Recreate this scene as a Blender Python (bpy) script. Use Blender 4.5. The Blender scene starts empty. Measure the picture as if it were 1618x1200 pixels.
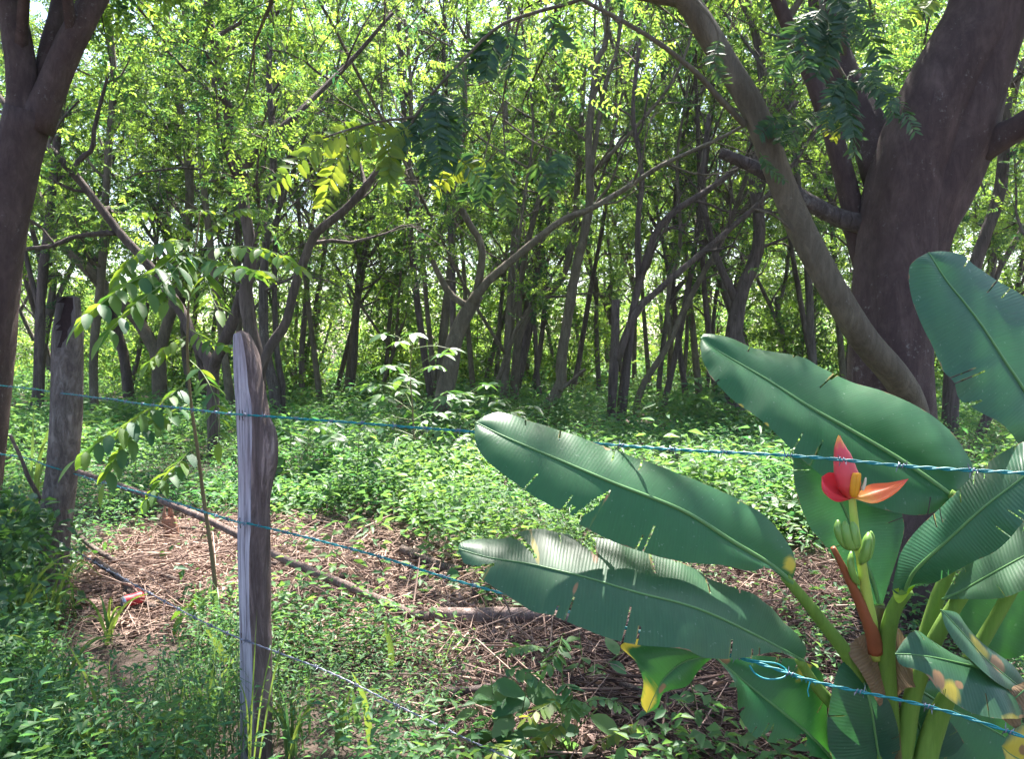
import bpy, math, random
import numpy as np
from mathutils import Vector, Matrix

# ------------------------------------------------------------------ camera, sky, sun, exposure
SC = bpy.context.scene
COL = SC.collection
FPX, CX, CY, HOR, EYE = 1270.0, 809.0, 600.0, 545.0, 1.5
PITCH = math.atan((CY - HOR) / FPX)
cam_d = bpy.data.cameras.new('camera')
cam_d.sensor_width = 36.0
cam_d.lens = 36.0 * FPX / 1618.0
cam_d.clip_start, cam_d.clip_end = 0.05, 2000.0
cam = bpy.data.objects.new('camera', cam_d)
COL.objects.link(cam)
cam.location = (0, 0, EYE)
cam.rotation_euler = (math.pi / 2 - PITCH, 0, 0)
SC.camera = cam

SUN_EL, SUN_AZ = math.radians(60), math.radians(14)      # azimuth clockwise from the view direction (+Y)
world = bpy.data.worlds.new('World')
SC.world = world
world.use_nodes = True
wn = world.node_tree.nodes
sky = wn.new('ShaderNodeTexSky')
sky.sky_type = 'NISHITA'
sky.sun_disc = False
sky.sun_elevation = SUN_EL
sky.sun_rotation = SUN_AZ
sky.dust_density = 2.0
wn['Background'].inputs['Strength'].default_value = 0.085
world.node_tree.links.new(sky.outputs[0], wn['Background'].inputs['Color'])
sun_d = bpy.data.lights.new('sun', 'SUN')
sun_d.energy = 5.0
sun_d.angle = math.radians(0.53)
sun_d.color = (1.0, 0.95, 0.86)
sun = bpy.data.objects.new('sun', sun_d)
COL.objects.link(sun)
SDIR = Vector((math.sin(SUN_AZ) * math.cos(SUN_EL), math.cos(SUN_AZ) * math.cos(SUN_EL), math.sin(SUN_EL)))
sun.rotation_euler = SDIR.to_track_quat('Z', 'Y').to_euler()
sun.location = (0, 0, 30)
SC.view_settings.view_transform = 'Standard'
SC.view_settings.look = 'None'
SC.view_settings.gamma = 1.0
SC.view_settings.use_curve_mapping = False
SC.view_settings.exposure = 2.5
cy = SC.cycles
cy.max_bounces = 6
cy.diffuse_bounces = 3
cy.use_adaptive_sampling = True
cy.adaptive_threshold = 0.025
cy.glossy_bounces = 2
cy.transmission_bounces = 4
cy.transparent_max_bounces = 8
cy.sample_clamp_indirect = 6.0
cy.use_denoising = True

rng = np.random.default_rng(11)
random.seed(5)


# ------------------------------------------------------------------ helpers
def at(px, py, d):
    """photo pixel + distance in metres along +Y -> point in the place"""
    s, c = math.sin(PITCH), math.cos(PITCH)
    a, b = (px - CX) / FPX, -(py - CY) / FPX
    ry = c + b * s
    rz = -s + b * c
    k = d / ry
    return np.array((a * k, d, EYE + rz * k))


def gd(py):
    """distance at which the flat ground shows at this row"""
    s, c = math.sin(PITCH), math.cos(PITCH)
    b = -(py - CY) / FPX
    return -EYE * (c + b * s) / (-s + b * c)


def hash2(ix, iy, seed):
    h = (ix.astype(np.int64) * 374761393 + iy.astype(np.int64) * 668265263 + seed * 974634777) & 0x7fffffff
    h = ((h ^ (h >> 13)) * 1274126177) & 0x7fffffff
    return ((h ^ (h >> 16)) & 0xffff) / 65535.0


def vnoise(x, y, seed=0):
    x, y = np.asarray(x, float), np.asarray(y, float)
    ix, iy = np.floor(x), np.floor(y)
    fx, fy = x - ix, y - iy
    fx, fy = fx * fx * (3 - 2 * fx), fy * fy * (3 - 2 * fy)
    a = hash2(ix, iy, seed) * (1 - fx) + hash2(ix + 1, iy, seed) * fx
    b = hash2(ix, iy + 1, seed) * (1 - fx) + hash2(ix + 1, iy + 1, seed) * fx
    return a * (1 - fy) + b * fy


def ground_z(x, y):
    return 0.10 * (vnoise(np.asarray(x) * 0.35 + 9, np.asarray(y) * 0.35, 3) - 0.5) \
        + 0.05 * (vnoise(np.asarray(x) * 1.3, np.asarray(y) * 1.3, 4) - 0.5)


def norm(v):
    return v / (np.linalg.norm(v, axis=-1, keepdims=True) + 1e-9)


def spline(pts, n):
    """Catmull-Rom through the points, evenly spaced along its length"""
    P = np.asarray(pts, float)
    if len(P) < 3:
        return np.linspace(P[0], P[-1], n)
    Q = np.vstack([2 * P[0] - P[1], P, 2 * P[-1] - P[-2]])
    out = []
    t = np.linspace(0, 1, 14, endpoint=False)[:, None]
    for i in range(1, len(Q) - 2):
        p0, p1, p2, p3 = Q[i - 1], Q[i], Q[i + 1], Q[i + 2]
        out.append(0.5 * (2 * p1 + (p2 - p0) * t + (2 * p0 - 5 * p1 + 4 * p2 - p3) * t * t
                          + (3 * p1 - p0 - 3 * p2 + p3) * t ** 3))
    out = np.vstack(out + [Q[-2][None]])
    L = np.concatenate([[0], np.cumsum(np.linalg.norm(np.diff(out[:, :3], axis=0), axis=1))])
    s = np.linspace(0, L[-1], n)
    return np.stack([np.interp(s, L, out[:, k]) for k in range(out.shape[1])], 1)


class MB:
    """collects points and faces for one mesh"""
    def __init__(self):
        self.v, self.t, self.q, self.attr, self.n = [], [], [], {}, 0
        self.tm, self.qm = [], []

    def add(self, v, tris=None, quads=None, mi=0, **attr):
        v = np.asarray(v, float).reshape(-1, 3)
        if tris is not None and len(tris):
            self.t.append(np.asarray(tris, np.int64) + self.n)
            self.tm.append(np.full(len(tris), mi))
        if quads is not None and len(quads):
            self.q.append(np.asarray(quads, np.int64) + self.n)
            self.qm.append(np.full(len(quads), mi))
        for k, a in attr.items():
            self.attr.setdefault(k, []).append((self.n, np.broadcast_to(np.asarray(a, float), (len(v),))))
        self.v.append(v)
        self.n += len(v)
        return self

    def tube(self, pts, rad, sides=8, cap=False, lump=0.0, lseed=0, mi=0, **attr):
        P = np.asarray(pts, float)
        n = len(P)
        rad = np.broadcast_to(np.asarray(rad, float), (n,))
        T = norm(np.gradient(P, axis=0))
        ref = np.eye(3)[np.argmin(np.abs(T).mean(0))]
        A = norm(np.cross(T, ref))
        B = np.cross(T, A)
        th = np.linspace(0, 2 * np.pi, sides, endpoint=False)
        R = rad[:, None] * np.ones((1, sides))
        if lump:
            L = np.concatenate([[0], np.cumsum(np.linalg.norm(np.diff(P, axis=0), axis=1))])
            uu = (L / max(rad.mean() * 3.2, 1e-4))[:, None] + 0 * th
            vv = 2.2 * np.cos(th)[None] + 7 + 0 * uu
            ww = 2.2 * np.sin(th)[None] + 0 * uu
            R = R * (1 + lump * (vnoise(uu + ww, vv + 0.3 * uu, lseed) - 0.5) * 2
                     + 0.4 * lump * (vnoise(uu * 3 + ww * 2, vv * 2.5, lseed + 1) - 0.5) * 2)
        V = P[:, None] + R[..., None] * (np.cos(th)[None, :, None] * A[:, None] + np.sin(th)[None, :, None] * B[:, None])
        i = np.arange(n - 1)[:, None] * sides
        j = np.arange(sides)[None]
        k = (j + 1) % sides
        Q = np.stack([i + j, i + k, i + sides + k, i + sides + j], -1).reshape(-1, 4)
        tris = None
        V = V.reshape(-1, 3)
        if cap:
            V = np.vstack([V, P[:1], P[-1:]])
            c0, c1 = n * sides, n * sides + 1
            jj = np.arange(sides)
            kk = (jj + 1) % sides
            tris = np.vstack([np.stack([kk, jj, np.full(sides, c0)], 1),
                              np.stack([(n - 1) * sides + jj, (n - 1) * sides + kk, np.full(sides, c1)], 1)])
        return self.add(V, tris, Q, mi, **attr)

    def leaves(self, P, D, N, L, W, fold=0.25, curl=0.12, tint=None):
        """kite-shaped leaves: base P, direction D, face normal N, length L, width W"""
        n = len(P)
        D = norm(D)
        S = norm(np.cross(D, N))
        N = np.cross(S, D)
        L, W = np.broadcast_to(L, (n,))[:, None], np.broadcast_to(W, (n,))[:, None]
        m = P + D * L * 0.42
        V = np.stack([P, m + S * W * 0.5 + N * W * fold, P + D * L - N * L * curl, m - S * W * 0.5 + N * W * fold], 1)
        b = np.arange(n)[:, None] * 4
        T = np.concatenate([b + np.array([[0, 1, 2]]), b + np.array([[0, 2, 3]])])
        if tint is None:
            tint = rng.random(n)
        return self.add(V.reshape(-1, 3), T, tint=np.repeat(tint, 4))

    def build(self, name, mats, parent=None, smooth=True, origin=None):
        V = np.vstack(self.v)
        if parent is not None:
            V = V - np.array(ORIGIN[parent.name])
        elif origin is not None:
            V = V - np.array(origin)
        T = np.vstack(self.t) if self.t else np.zeros((0, 3), np.int64)
        Q = np.vstack(self.q) if self.q else np.zeros((0, 4), np.int64)
        me = bpy.data.meshes.new(name)
        me.vertices.add(len(V))
        me.vertices.foreach_set('co', V.astype(np.float32).ravel())
        nl = T.size + Q.size
        me.loops.add(nl)
        me.loops.foreach_set('vertex_index', np.concatenate([T.ravel(), Q.ravel()]).astype(np.int32))
        me.polygons.add(len(T) + len(Q))
        st = np.concatenate([np.arange(len(T)) * 3, T.size + np.arange(len(Q)) * 4]).astype(np.int32)
        me.polygons.foreach_set('loop_start', st)
        mi = np.concatenate(self.tm + self.qm) if (self.tm or self.qm) else np.zeros(0)
        me.polygons.foreach_set('material_index', mi.astype(np.int32))
        me.polygons.foreach_set('use_smooth', np.full(len(T) + len(Q), smooth))
        for k, lst in self.attr.items():
            arr = np.zeros(len(V), np.float32)
            for o, a in lst:
                arr[o:o + len(a)] = a
            me.attributes.new(k, 'FLOAT', 'POINT').data.foreach_set('value', arr)
        for m in (mats if isinstance(mats, (list, tuple)) else [mats]):
            me.materials.append(m)
        me.update(calc_edges=True)
        me.validate()
        o = bpy.data.objects.new(name, me)
        COL.objects.link(o)
        if parent is not None:
            o.parent = parent
            ORIGIN[o.name] = ORIGIN[parent.name]
        else:
            if origin is not None:
                o.location = origin
            ORIGIN[o.name] = tuple(origin) if origin is not None else (0, 0, 0)
        return o


ORIGIN = {}


def tag(o, label=None, cat=None, group=None, kind=None):
    for k, v in (('label', label), ('category', cat), ('group', group), ('kind', kind)):
        if v:
            o[k] = v
    return o


def thing(name, label, cat, loc=(0, 0, 0), group=None):
    o = bpy.data.objects.new(name, None)
    COL.objects.link(o)
    o.location = loc
    o.empty_display_size = 0.1
    ORIGIN[o.name] = tuple(loc)
    return tag(o, label, cat, group)


def copy_part(src, parent, mat):
    """a copy of a part sharing its mesh, placed by a matrix relative to the parent's thing"""
    o = src.copy()
    COL.objects.link(o)
    o.parent = parent
    o.matrix_basis = mat
    ORIGIN[o.name] = ORIGIN[parent.name]
    return o


def copy_tree(o, loc, rz, s, label=None):
    r = o.copy()
    COL.objects.link(r)
    r.location = loc
    r.rotation_euler = (0, 0, rz)
    r.scale = (s, s, s)
    if label:
        r['label'] = label
    for ch in o.children:
        c = ch.copy()
        COL.objects.link(c)
        c.parent = r
    return r


# ------------------------------------------------------------------ materials
def new_mat(name):
    m = bpy.data.materials.new(name)
    m.use_nodes = True
    nt = m.node_tree
    nt.nodes.clear()
    out = nt.nodes.new('ShaderNodeOutputMaterial')
    return m, nt, out


class NT:
    """short-hand for wiring nodes"""
    def __init__(self, nt):
        self.nt = nt

    def node(self, t, **kw):
        n = self.nt.nodes.new('ShaderNode' + t)
        for k, v in kw.items():
            setattr(n, k, v)
        return n

    def link(self, a, b):
        self.nt.links.new(a, b)

    def set(self, sock, v):
        if hasattr(v, 'links') or hasattr(v, 'is_output'):
            self.link(v, sock)
        else:
            sock.default_value = v

    def attr(self, name, out='Fac'):
        return self.node('Attribute', attribute_name=name).outputs[out]

    def noise(self, scale, detail=4, rough=0.6, vec=None, dist=0.0):
        n = self.node('TexNoise')
        n.inputs['Scale'].default_value = scale
        n.inputs['Detail'].default_value = detail
        n.inputs['Roughness'].default_value = rough
        n.inputs['Distortion'].default_value = dist
        if vec is not None:
            self.link(vec, n.inputs['Vector'])
        return n.outputs['Fac']

    def ramp(self, fac, stops):
        n = self.node('ValToRGB')
        e = n.color_ramp.elements
        while len(e) < len(stops):
            e.new(0.5)
        for x, (p, c) in zip(e, stops):
            x.position = p
            x.color = tuple(c) + (1,) if len(c) == 3 else c
        self.link(fac, n.inputs[0])
        return n.outputs[0]

    def mix(self, fac, a, b, blend='MIX'):
        n = self.node('Mix', data_type='RGBA', blend_type=blend)
        for s, v in ((n.inputs[0], fac), (n.inputs[6], a), (n.inputs[7], b)):
            if isinstance(v, tuple) and len(v) == 3:
                v = v + (1,)
            self.set(s, v)
        return n.outputs[2]

    def math(self, op, a, b=0.0, clamp=False):
        n = self.node('Math', operation=op, use_clamp=clamp)
        self.set(n.inputs[0], a)
        self.set(n.inputs[1], b)
        return n.outputs[0]

    def bump(self, h, strength, dist):
        n = self.node('Bump')
        n.inputs['Strength'].default_value = strength
        n.inputs['Distance'].default_value = dist
        self.link(h, n.inputs['Height'])
        return n.outputs[0]

    def coord(self, which='Object', scale=None):
        o = self.node('TexCoord').outputs[which]
        if scale:
            m = self.node('Mapping')
            m.inputs['Scale'].default_value = scale
            self.link(o, m.inputs['Vector'])
            return m.outputs[0]
        return o


def leaf_mat(name, ca, cb, ta, tb, tfac=0.45, rough=0.45, spec=0.4, patch=None):
    """ca..cb: leaf colour range, ta..tb: colour of light coming through"""
    m, nt, out = new_mat(name)
    w = NT(nt)
    tint = w.attr('tint')
    col = w.mix(tint, ca, cb)
    tr = w.mix(tint, ta, tb)
    p = w.node('BsdfPrincipled')
    w.link(col, p.inputs['Base Color'])
    p.inputs['Roughness'].default_value = rough
    p.inputs['Specular IOR Level'].default_value = spec
    t = w.node('BsdfTranslucent')
    w.link(tr, t.inputs['Color'])
    mx = w.node('MixShader')
    mx.inputs[0].default_value = tfac
    w.link(p.outputs[0], mx.inputs[1])
    w.link(t.outputs[0], mx.inputs[2])
    w.link(mx.outputs[0], out.inputs['Surface'])
    return m


def bark_mat(name, c0, c1, c2, scale=6.0, lichen=0.0, stretch=0.25, bump=0.6, fissure=0.75):
    m, nt, out = new_mat(name)
    w = NT(nt)
    v = w.coord('Object', (1, 1, stretch))
    n1 = w.noise(scale, 6, 0.65, v, 0.6)
    n2 = w.noise(scale * 5, 6, 0.75, v)
    n5 = w.noise(scale * 2.2, 8, 0.8, w.coord('Object', (1, 1, stretch * 0.5)), 1.5)
    fis = w.ramp(n5, [(0.40, (0, 0, 0)), (0.56, (1, 1, 1))])
    col = w.ramp(n1, [(0.25, c0), (0.5, c1), (0.72, c2)])
    col = w.mix(w.math('MULTIPLY', n2, 0.6), col, c0)
    col = w.mix(w.math('MULTIPLY', w.math('SUBTRACT', 1.0, fis), fissure), col, tuple(x * 0.6 for x in c0))
    if lichen:
        n3 = w.noise(scale * 4.5, 6, 0.75, w.coord('Object'))
        n4 = w.noise(scale * 0.5, 2, 0.5, w.coord('Object'))
        f = w.ramp(w.math('ADD', n3, w.math('MULTIPLY', n4, 0.35)), [(0.86 - lichen * 0.08, (0, 0, 0)), (0.97 - lichen * 0.08, (1, 1, 1))])
        col = w.mix(w.math('MULTIPLY', f, 0.6), col, (0.26, 0.25, 0.23))
    p = w.node('BsdfPrincipled')
    w.link(col, p.inputs['Base Color'])
    p.inputs['Roughness'].default_value = 0.85
    p.inputs['Specular IOR Level'].default_value = 0.25
    h = w.math('ADD', w.math('MULTIPLY', fis, 0.8), w.math('MULTIPLY', n2, 0.7))
    w.link(w.bump(h, bump, 0.03), p.inputs['Normal'])
    w.link(p.outputs[0], out.inputs['Surface'])
    return m


def plain_mat(name, col, rough=0.5, spec=0.5, metal=0.0, var=0.25, scale=30.0, trans=None, bump=0.0):
    m, nt, out = new_mat(name)
    w = NT(nt)
    n = w.noise(scale, 4, 0.6, w.coord('Object'))
    dark = tuple(c * (1 - var) for c in col)
    c = w.mix(n, dark, tuple(min(1, x * (1 + var * 0.6)) for x in col))
    p = w.node('BsdfPrincipled')
    w.link(c, p.inputs['Base Color'])
    p.inputs['Roughness'].default_value = rough
    p.inputs['Specular IOR Level'].default_value = spec
    p.inputs['Metallic'].default_value = metal
    if bump:
        w.link(w.bump(n, bump, 0.01), p.inputs['Normal'])
    sh = p.outputs[0]
    if trans:
        t = w.node('BsdfTranslucent')
        t.inputs['Color'].default_value = tuple(trans) + (1,)
        mx = w.node('MixShader')
        mx.inputs[0].default_value = 0.35
        w.link(sh, mx.inputs[1])
        w.link(t.outputs[0], mx.inputs[2])
        sh = mx.outputs[0]
    w.link(sh, out.inputs['Surface'])
    return m


def banana_mat(name, green, green2, tcol, gloss=0.34, relief=.2):
    """blade: cross veins as relief from the stored leaf coordinates, yellow and brown wilt where marked"""
    m, nt, out = new_mat(name)
    w = NT(nt)
    lu, lv = w.attr('leafu'), w.attr('leafv')            # metres along the midrib / across from it
    ab = w.math('ABSOLUTE', lv)
    s = w.math('ADD', lu, w.math('MULTIPLY', ab, -0.22))
    cmb = w.node('CombineXYZ')
    w.link(s, cmb.inputs[0])
    w.link(w.math('MULTIPLY', lv, 0.12), cmb.inputs[1])
    wob = w.noise(45, 2, 0.5, cmb.outputs[0])
    ph = w.math('ADD', w.math('MULTIPLY', s, 780.0), w.math('MULTIPLY', wob, 5.0))
    vein = w.math('SINE', ph)
    fine = w.math('SINE', w.math('MULTIPLY', s, 2300.0))
    streak = w.noise(160, 3, 0.6, cmb.outputs[0])
    blot = w.noise(7, 4, 0.6, w.coord('Object'))
    col = w.mix(blot, green, green2)
    sr = w.ramp(streak, [(0.36, (0, 0, 0)), (0.64, (1, 1, 1))])
    col = w.mix(w.math('MULTIPLY', sr, 0.38), col, tuple(x * 0.5 for x in green))
    lines = w.math('MULTIPLY', w.math('ADD', vein, 1.0), 0.028)
    col = w.mix(lines, col, tuple(min(1, x * 2.2 + .01) for x in green2))
    dust = w.ramp(w.noise(3.5, 6, 0.7, w.coord('Object')), [(0.45, (0, 0, 0)), (0.75, (1, 1, 1))])
    col = w.mix(w.math('MULTIPLY', dust, 0.07), col, (0.22, 0.26, 0.22))
    specks = w.ramp(w.noise(90, 2, 0.5, w.coord('Object')), [(0.70, (0, 0, 0)), (0.74, (1, 1, 1))])
    col = w.mix(w.math('MULTIPLY', specks, 0.3), col, (0.35, 0.40, 0.33))
    ragged = w.math('MULTIPLY', w.math('SUBTRACT', w.noise(40, 4, 0.7, cmb.outputs[0]), 0.5), 0.9)
    yf = w.math('MULTIPLY', w.math('SUBTRACT', w.math('ADD', w.attr('yellow'), ragged), 0.36), 2.6, True)
    bf = w.math('MULTIPLY', w.math('SUBTRACT', w.math('ADD', w.attr('brown'), ragged), 0.45), 4.5, True)
    col = w.mix(yf, col, (0.55, 0.42, 0.05))
    col = w.mix(bf, col, (0.30, 0.17, 0.075))
    tr = w.mix(yf, tcol, (0.6, 0.5, 0.05))
    tr = w.mix(bf, tr, (0.15, 0.07, 0.02))
    p = w.node('BsdfPrincipled')
    w.link(col, p.inputs['Base Color'])
    w.link(w.math('ADD', gloss, w.math('MULTIPLY', blot, 0.15)), p.inputs['Roughness'])
    p.inputs['Specular IOR Level'].default_value = 0.5
    h = w.math('ADD', w.math('MULTIPLY', vein, 0.6), w.math('MULTIPLY', fine, 0.12))
    vary = w.noise(5, 2, .5, w.coord('Object'))
    w.link(w.bump(w.math('MULTIPLY', h, w.math('ADD', w.math('MULTIPLY', vary, 1.6), -.2)), relief, 0.0025), p.inputs['Normal'])
    t = w.node('BsdfTranslucent')
    w.link(tr, t.inputs['Color'])
    mx = w.node('MixShader')
    mx.inputs[0].default_value = 0.3
    w.link(p.outputs[0], mx.inputs[1])
    w.link(t.outputs[0], mx.inputs[2])
    w.link(mx.outputs[0], out.inputs['Surface'])
    return m


M_CANOPY = leaf_mat('canopy_leaf', (0.024, 0.062, 0.038), (0.080, 0.14, 0.040), (0.05, 0.16, 0.05), (0.43, 0.64, 0.07), 0.54, 0.5, 0.3)
M_FAR = leaf_mat('far_leaf', (0.032, 0.075, 0.032), (0.095, 0.145, 0.035), (0.09, 0.23, 0.05), (0.40, 0.58, 0.07), 0.52, 0.5, 0.3)
M_COVER = leaf_mat('ground_cover_leaf', (0.034, 0.115, 0.056), (0.090, 0.180, 0.060), (0.08, 0.28, 0.08), (0.28, 0.46, 0.08), 0.42, 0.5, 0.27)
M_WEED = leaf_mat('weed_leaf', (0.034, 0.100, 0.050), (0.080, 0.165, 0.055), (0.08, 0.22, 0.03), (0.2, 0.36, 0.05), 0.4, 0.45, 0.45)
M_SAPLING = leaf_mat('sapling_leaf', (0.028, 0.100, 0.062), (0.085, 0.17, 0.035), (0.10, 0.27, 0.03), (0.36, 0.50, 0.04), 0.45, 0.5, 0.25)
M_FROND = leaf_mat('frond_leaf', (0.022, 0.060, 0.040), (0.06, 0.11, 0.035), (0.06, 0.16, 0.03), (0.22, 0.34, 0.03), 0.38, 0.5, 0.4)
M_FROND_L = leaf_mat('young_frond_leaf', (0.07, 0.14, 0.03), (0.13, 0.18, 0.03), (0.24, 0.38, 0.03), (0.45, 0.5, 0.04), 0.5, 0.5, 0.4)
M_GRASS = leaf_mat('grass_blade', (0.04, 0.11, 0.05), (0.13, 0.20, 0.05), (0.10, 0.24, 0.06), (0.34, 0.45, 0.06), 0.36, 0.45, 0.45)
M_STRAW = leaf_mat('straw', (0.10, 0.058, 0.050), (0.60, 0.42, 0.34), (0.05, 0.03, 0.02), (0.40, 0.30, 0.22), 0.22, 0.7, 0.3)
M_BARK = bark_mat('dark_bark', (0.066, 0.048, 0.046), (0.135, 0.102, 0.094), (0.22, 0.172, 0.155), 5, 0.4)
M_BARKG = bark_mat('grey_brown_bark', (0.085, 0.068, 0.062), (0.16, 0.13, 0.115), (0.26, 0.22, 0.20), 6, 0.7)
M_BARKR = bark_mat('red_brown_bark', (0.050, 0.031, 0.031), (0.088, 0.057, 0.055), (0.145, 0.100, 0.093), 9, 0.9, 0.5, 0.45, 0.4)
M_BARKL = bark_mat('olive_bark', (0.080, 0.066, 0.048), (0.16, 0.13, 0.095), (0.25, 0.21, 0.16), 7, 0.7, 0.4, 0.5, 0.45)
M_BARKM = bark_mat('mottled_bark', (0.060, 0.045, 0.045), (0.13, 0.105, 0.10), (0.24, 0.20, 0.19), 9, 1.3)
M_DEADWOOD = bark_mat('fallen_wood', (0.085, 0.060, 0.055), (0.20, 0.15, 0.13), (0.34, 0.26, 0.23), 9, 0.0)
M_TWIG = plain_mat('twig_bark', (0.075, 0.055, 0.045), 0.8, 0.2)
M_STEM = plain_mat('green_stem', (0.14, 0.20, 0.06), 0.5, 0.4)
M_BRSTEM = plain_mat('brown_stem', (0.17, 0.12, 0.07), 0.7, 0.3)

# ------------------------------------------------------------------ the ground
m, nt, out = new_mat('forest_soil')
w = NT(nt)
n1 = w.noise(1.3, 6, 0.65, w.coord('Object'))
n2 = w.noise(28, 6, 0.7, w.coord('Object'))
col = w.ramp(n1, [(0.3, (0.055, 0.036, 0.028)), (0.55, (0.11, 0.073, 0.056)), (0.8, (0.17, 0.115, 0.088))])
col = w.mix(n2, (0.035, 0.025, 0.02), col)
p = w.node('BsdfPrincipled')
w.link(col, p.inputs['Base Color'])
p.inputs['Roughness'].default_value = 0.95
w.link(w.bump(n2, 0.8, 0.04), p.inputs['Normal'])
w.link(p.outputs[0], out.inputs['Surface'])
M_SOIL = m
u = np.linspace(-1, 1, 181)
gx = np.sign(u) * (np.abs(u) * 9 + np.abs(u) ** 5 * 190)
vv_ = np.linspace(0, 1, 221)
gy = -12 + vv_ * 40 + vv_ ** 6 * 200
X, Y = np.meshgrid(gx, gy)
Z = ground_z(X, Y)
ii = np.arange(len(gy) - 1)[:, None] * len(gx) + np.arange(len(gx) - 1)[None]
Q = np.stack([ii, ii + 1, ii + len(gx) + 1, ii + len(gx)], -1).reshape(-1, 4)
g = MB().add(np.stack([X, Y, Z], -1).reshape(-1, 3), quads=Q).build('ground', M_SOIL)
tag(g, kind='structure')


def px_ground(pts):
    out = []
    for (x, y) in pts:
        d = gd(y)
        out.append(((x - CX) / FPX * d * (1 + 0.0), d))
    return np.array(out)


LITTER = px_ground([(115, 915), (150, 850), (290, 812), (450, 825), (620, 832), (720, 880), (800, 950), (900, 985), (1040, 960),
                    (1180, 905), (1340, 900), (1500, 960), (1520, 1300), (700, 1300), (690, 1110), (640, 1050), (570, 1032), (470, 1030),
                    (340, 1012), (190, 1012), (112, 975)])


def inside(poly, x, y):
    r = np.zeros(x.shape, bool)
    n = len(poly)
    for i in range(n):
        x1, y1 = poly[i]
        x2, y2 = poly[(i + 1) % n]
        c = ((y1 > y) != (y2 > y)) & (x < (x2 - x1) * (y - y1) / (y2 - y1 + 1e-12) + x1)
        r ^= c
    return r


# ------------------------------------------------------------------ trees
def sprays(mb, P, D, n_leaf=10, length=0.28, leaf=0.075, wid=0.45, droop=0.35, tint=None, r=rng):
    """compound leaves: n_leaf leaflets along each axis, joined into the crown"""
    n = len(P)
    D = norm(D + np.array([0, 0, -droop]) * r.random((n, 1)))
    up = norm(np.array([0, 0, 1.0]) + 0.55 * r.normal(size=(n, 3)))
    S = norm(np.cross(D, up))
    N = np.cross(S, D)
    Ls = length * (0.7 + 0.6 * r.random(n))
    j = np.arange(n_leaf)
    side = np.where(j % 2 == 0, 1.0, -1.0)
    s = (0.2 + 0.8 * (j // 2) / max(1, (n_leaf - 1) // 2))
    P2 = P[:, None] + D[:, None] * (Ls[:, None] * s)[..., None]
    LD = S[:, None] * side[None, :, None] + 0.55 * D[:, None] - 0.25 * np.array([0, 0, 1.0]) + 0.25 * r.normal(size=(n, n_leaf, 3))
    NN = N[:, None] + 0.35 * r.normal(size=(n, n_leaf, 3))
    LL = leaf * (0.75 + 0.5 * r.random((n, n_leaf)))
    t = (np.clip(r.normal(0.48, 0.30, n), 0, 1) if tint is None else tint)[:, None] + 0.12 * r.normal(size=(n, n_leaf))
    mb.leaves(P2.reshape(-1, 3), LD.reshape(-1, 3), NN.reshape(-1, 3), LL.ravel(), LL.ravel() * wid, tint=np.clip(t, 0, 1).ravel())


def wander(r, p, d, length, n, wig=0.16, lift=0.05):
    pts = [p]
    d = d / np.linalg.norm(d)
    for _ in range(n):
        d = d + wig * r.normal(size=3) + np.array([0, 0, lift])
        d /= np.linalg.norm(d)
        pts.append(pts[-1] + d * length / n)
    return np.array(pts)


# openings cut in the leaf cover to let sun onto chosen spots (point, radius)
GAPS = [((-2.45, 6.0, 0), .75), ((-0.62, 3.15, 0), .7), ((0.08, 2.9, .3), .35), ((-1.9, 9.0, .3), 1.1), ((-0.3, 8.3, .3), 1.0), ((1.0, 10.2, .3), 1.2), ((-2.6, 12, .3), 1.3), ((2.3, 11.2, .3), 1.1), ((3.1, 8.0, .3), .9), ((-5.2, 14, .3), 1.6),
        ((0.1, 15, .3), 1.3), ((0.28, 1.93, .93), .16), ((0.12, 1.95, .98), .12), ((1.55, 4.9, 0), .5), ((-1.75, 3.9, 1.9), .35), ((-0.15, 4.5, 0), .35), ((-1.35, 3.6, 0), .3), ((1.22, 2.05, 1.0), .14), ((-4.6, 10, .3), .9), ((5.0, 12, .3), 1.2), ((-1.1, 5.6, 0), .4),
        ((1.1, 2.4, 1.25), .12), ((-8, 18, .3), 2.0), ((-3.5, 17, .3), 1.5), ((4, 16, .3), 1.4)]


def sunlit_gap(P, r, clump):
    """True where a leaf would stand in one of the openings"""
    S_ = np.array(SDIR)
    # leaves thinned by noise projected along the sun, shaped to give sun patches
    k_ = P[:, 2] / S_[2]
    gu, gv = P[:, 0] - k_ * S_[0], P[:, 1] - k_ * S_[1]
    bad = 0.75 * vnoise(gu * 0.85 + 40, gv * 0.6 + 11, 71) + 0.25 * vnoise(gu * 2.6, gv * 2.2, 72) > clump
    for c, rad in GAPS:
        v = P - np.array(c)
        along = v @ S_
        dist = np.linalg.norm(v - along[:, None] * S_, axis=1)
        bad |= (along > 0) & (dist < (rad + .12) * (.75 + .5 * r.random(len(P))))
    return bad


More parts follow.
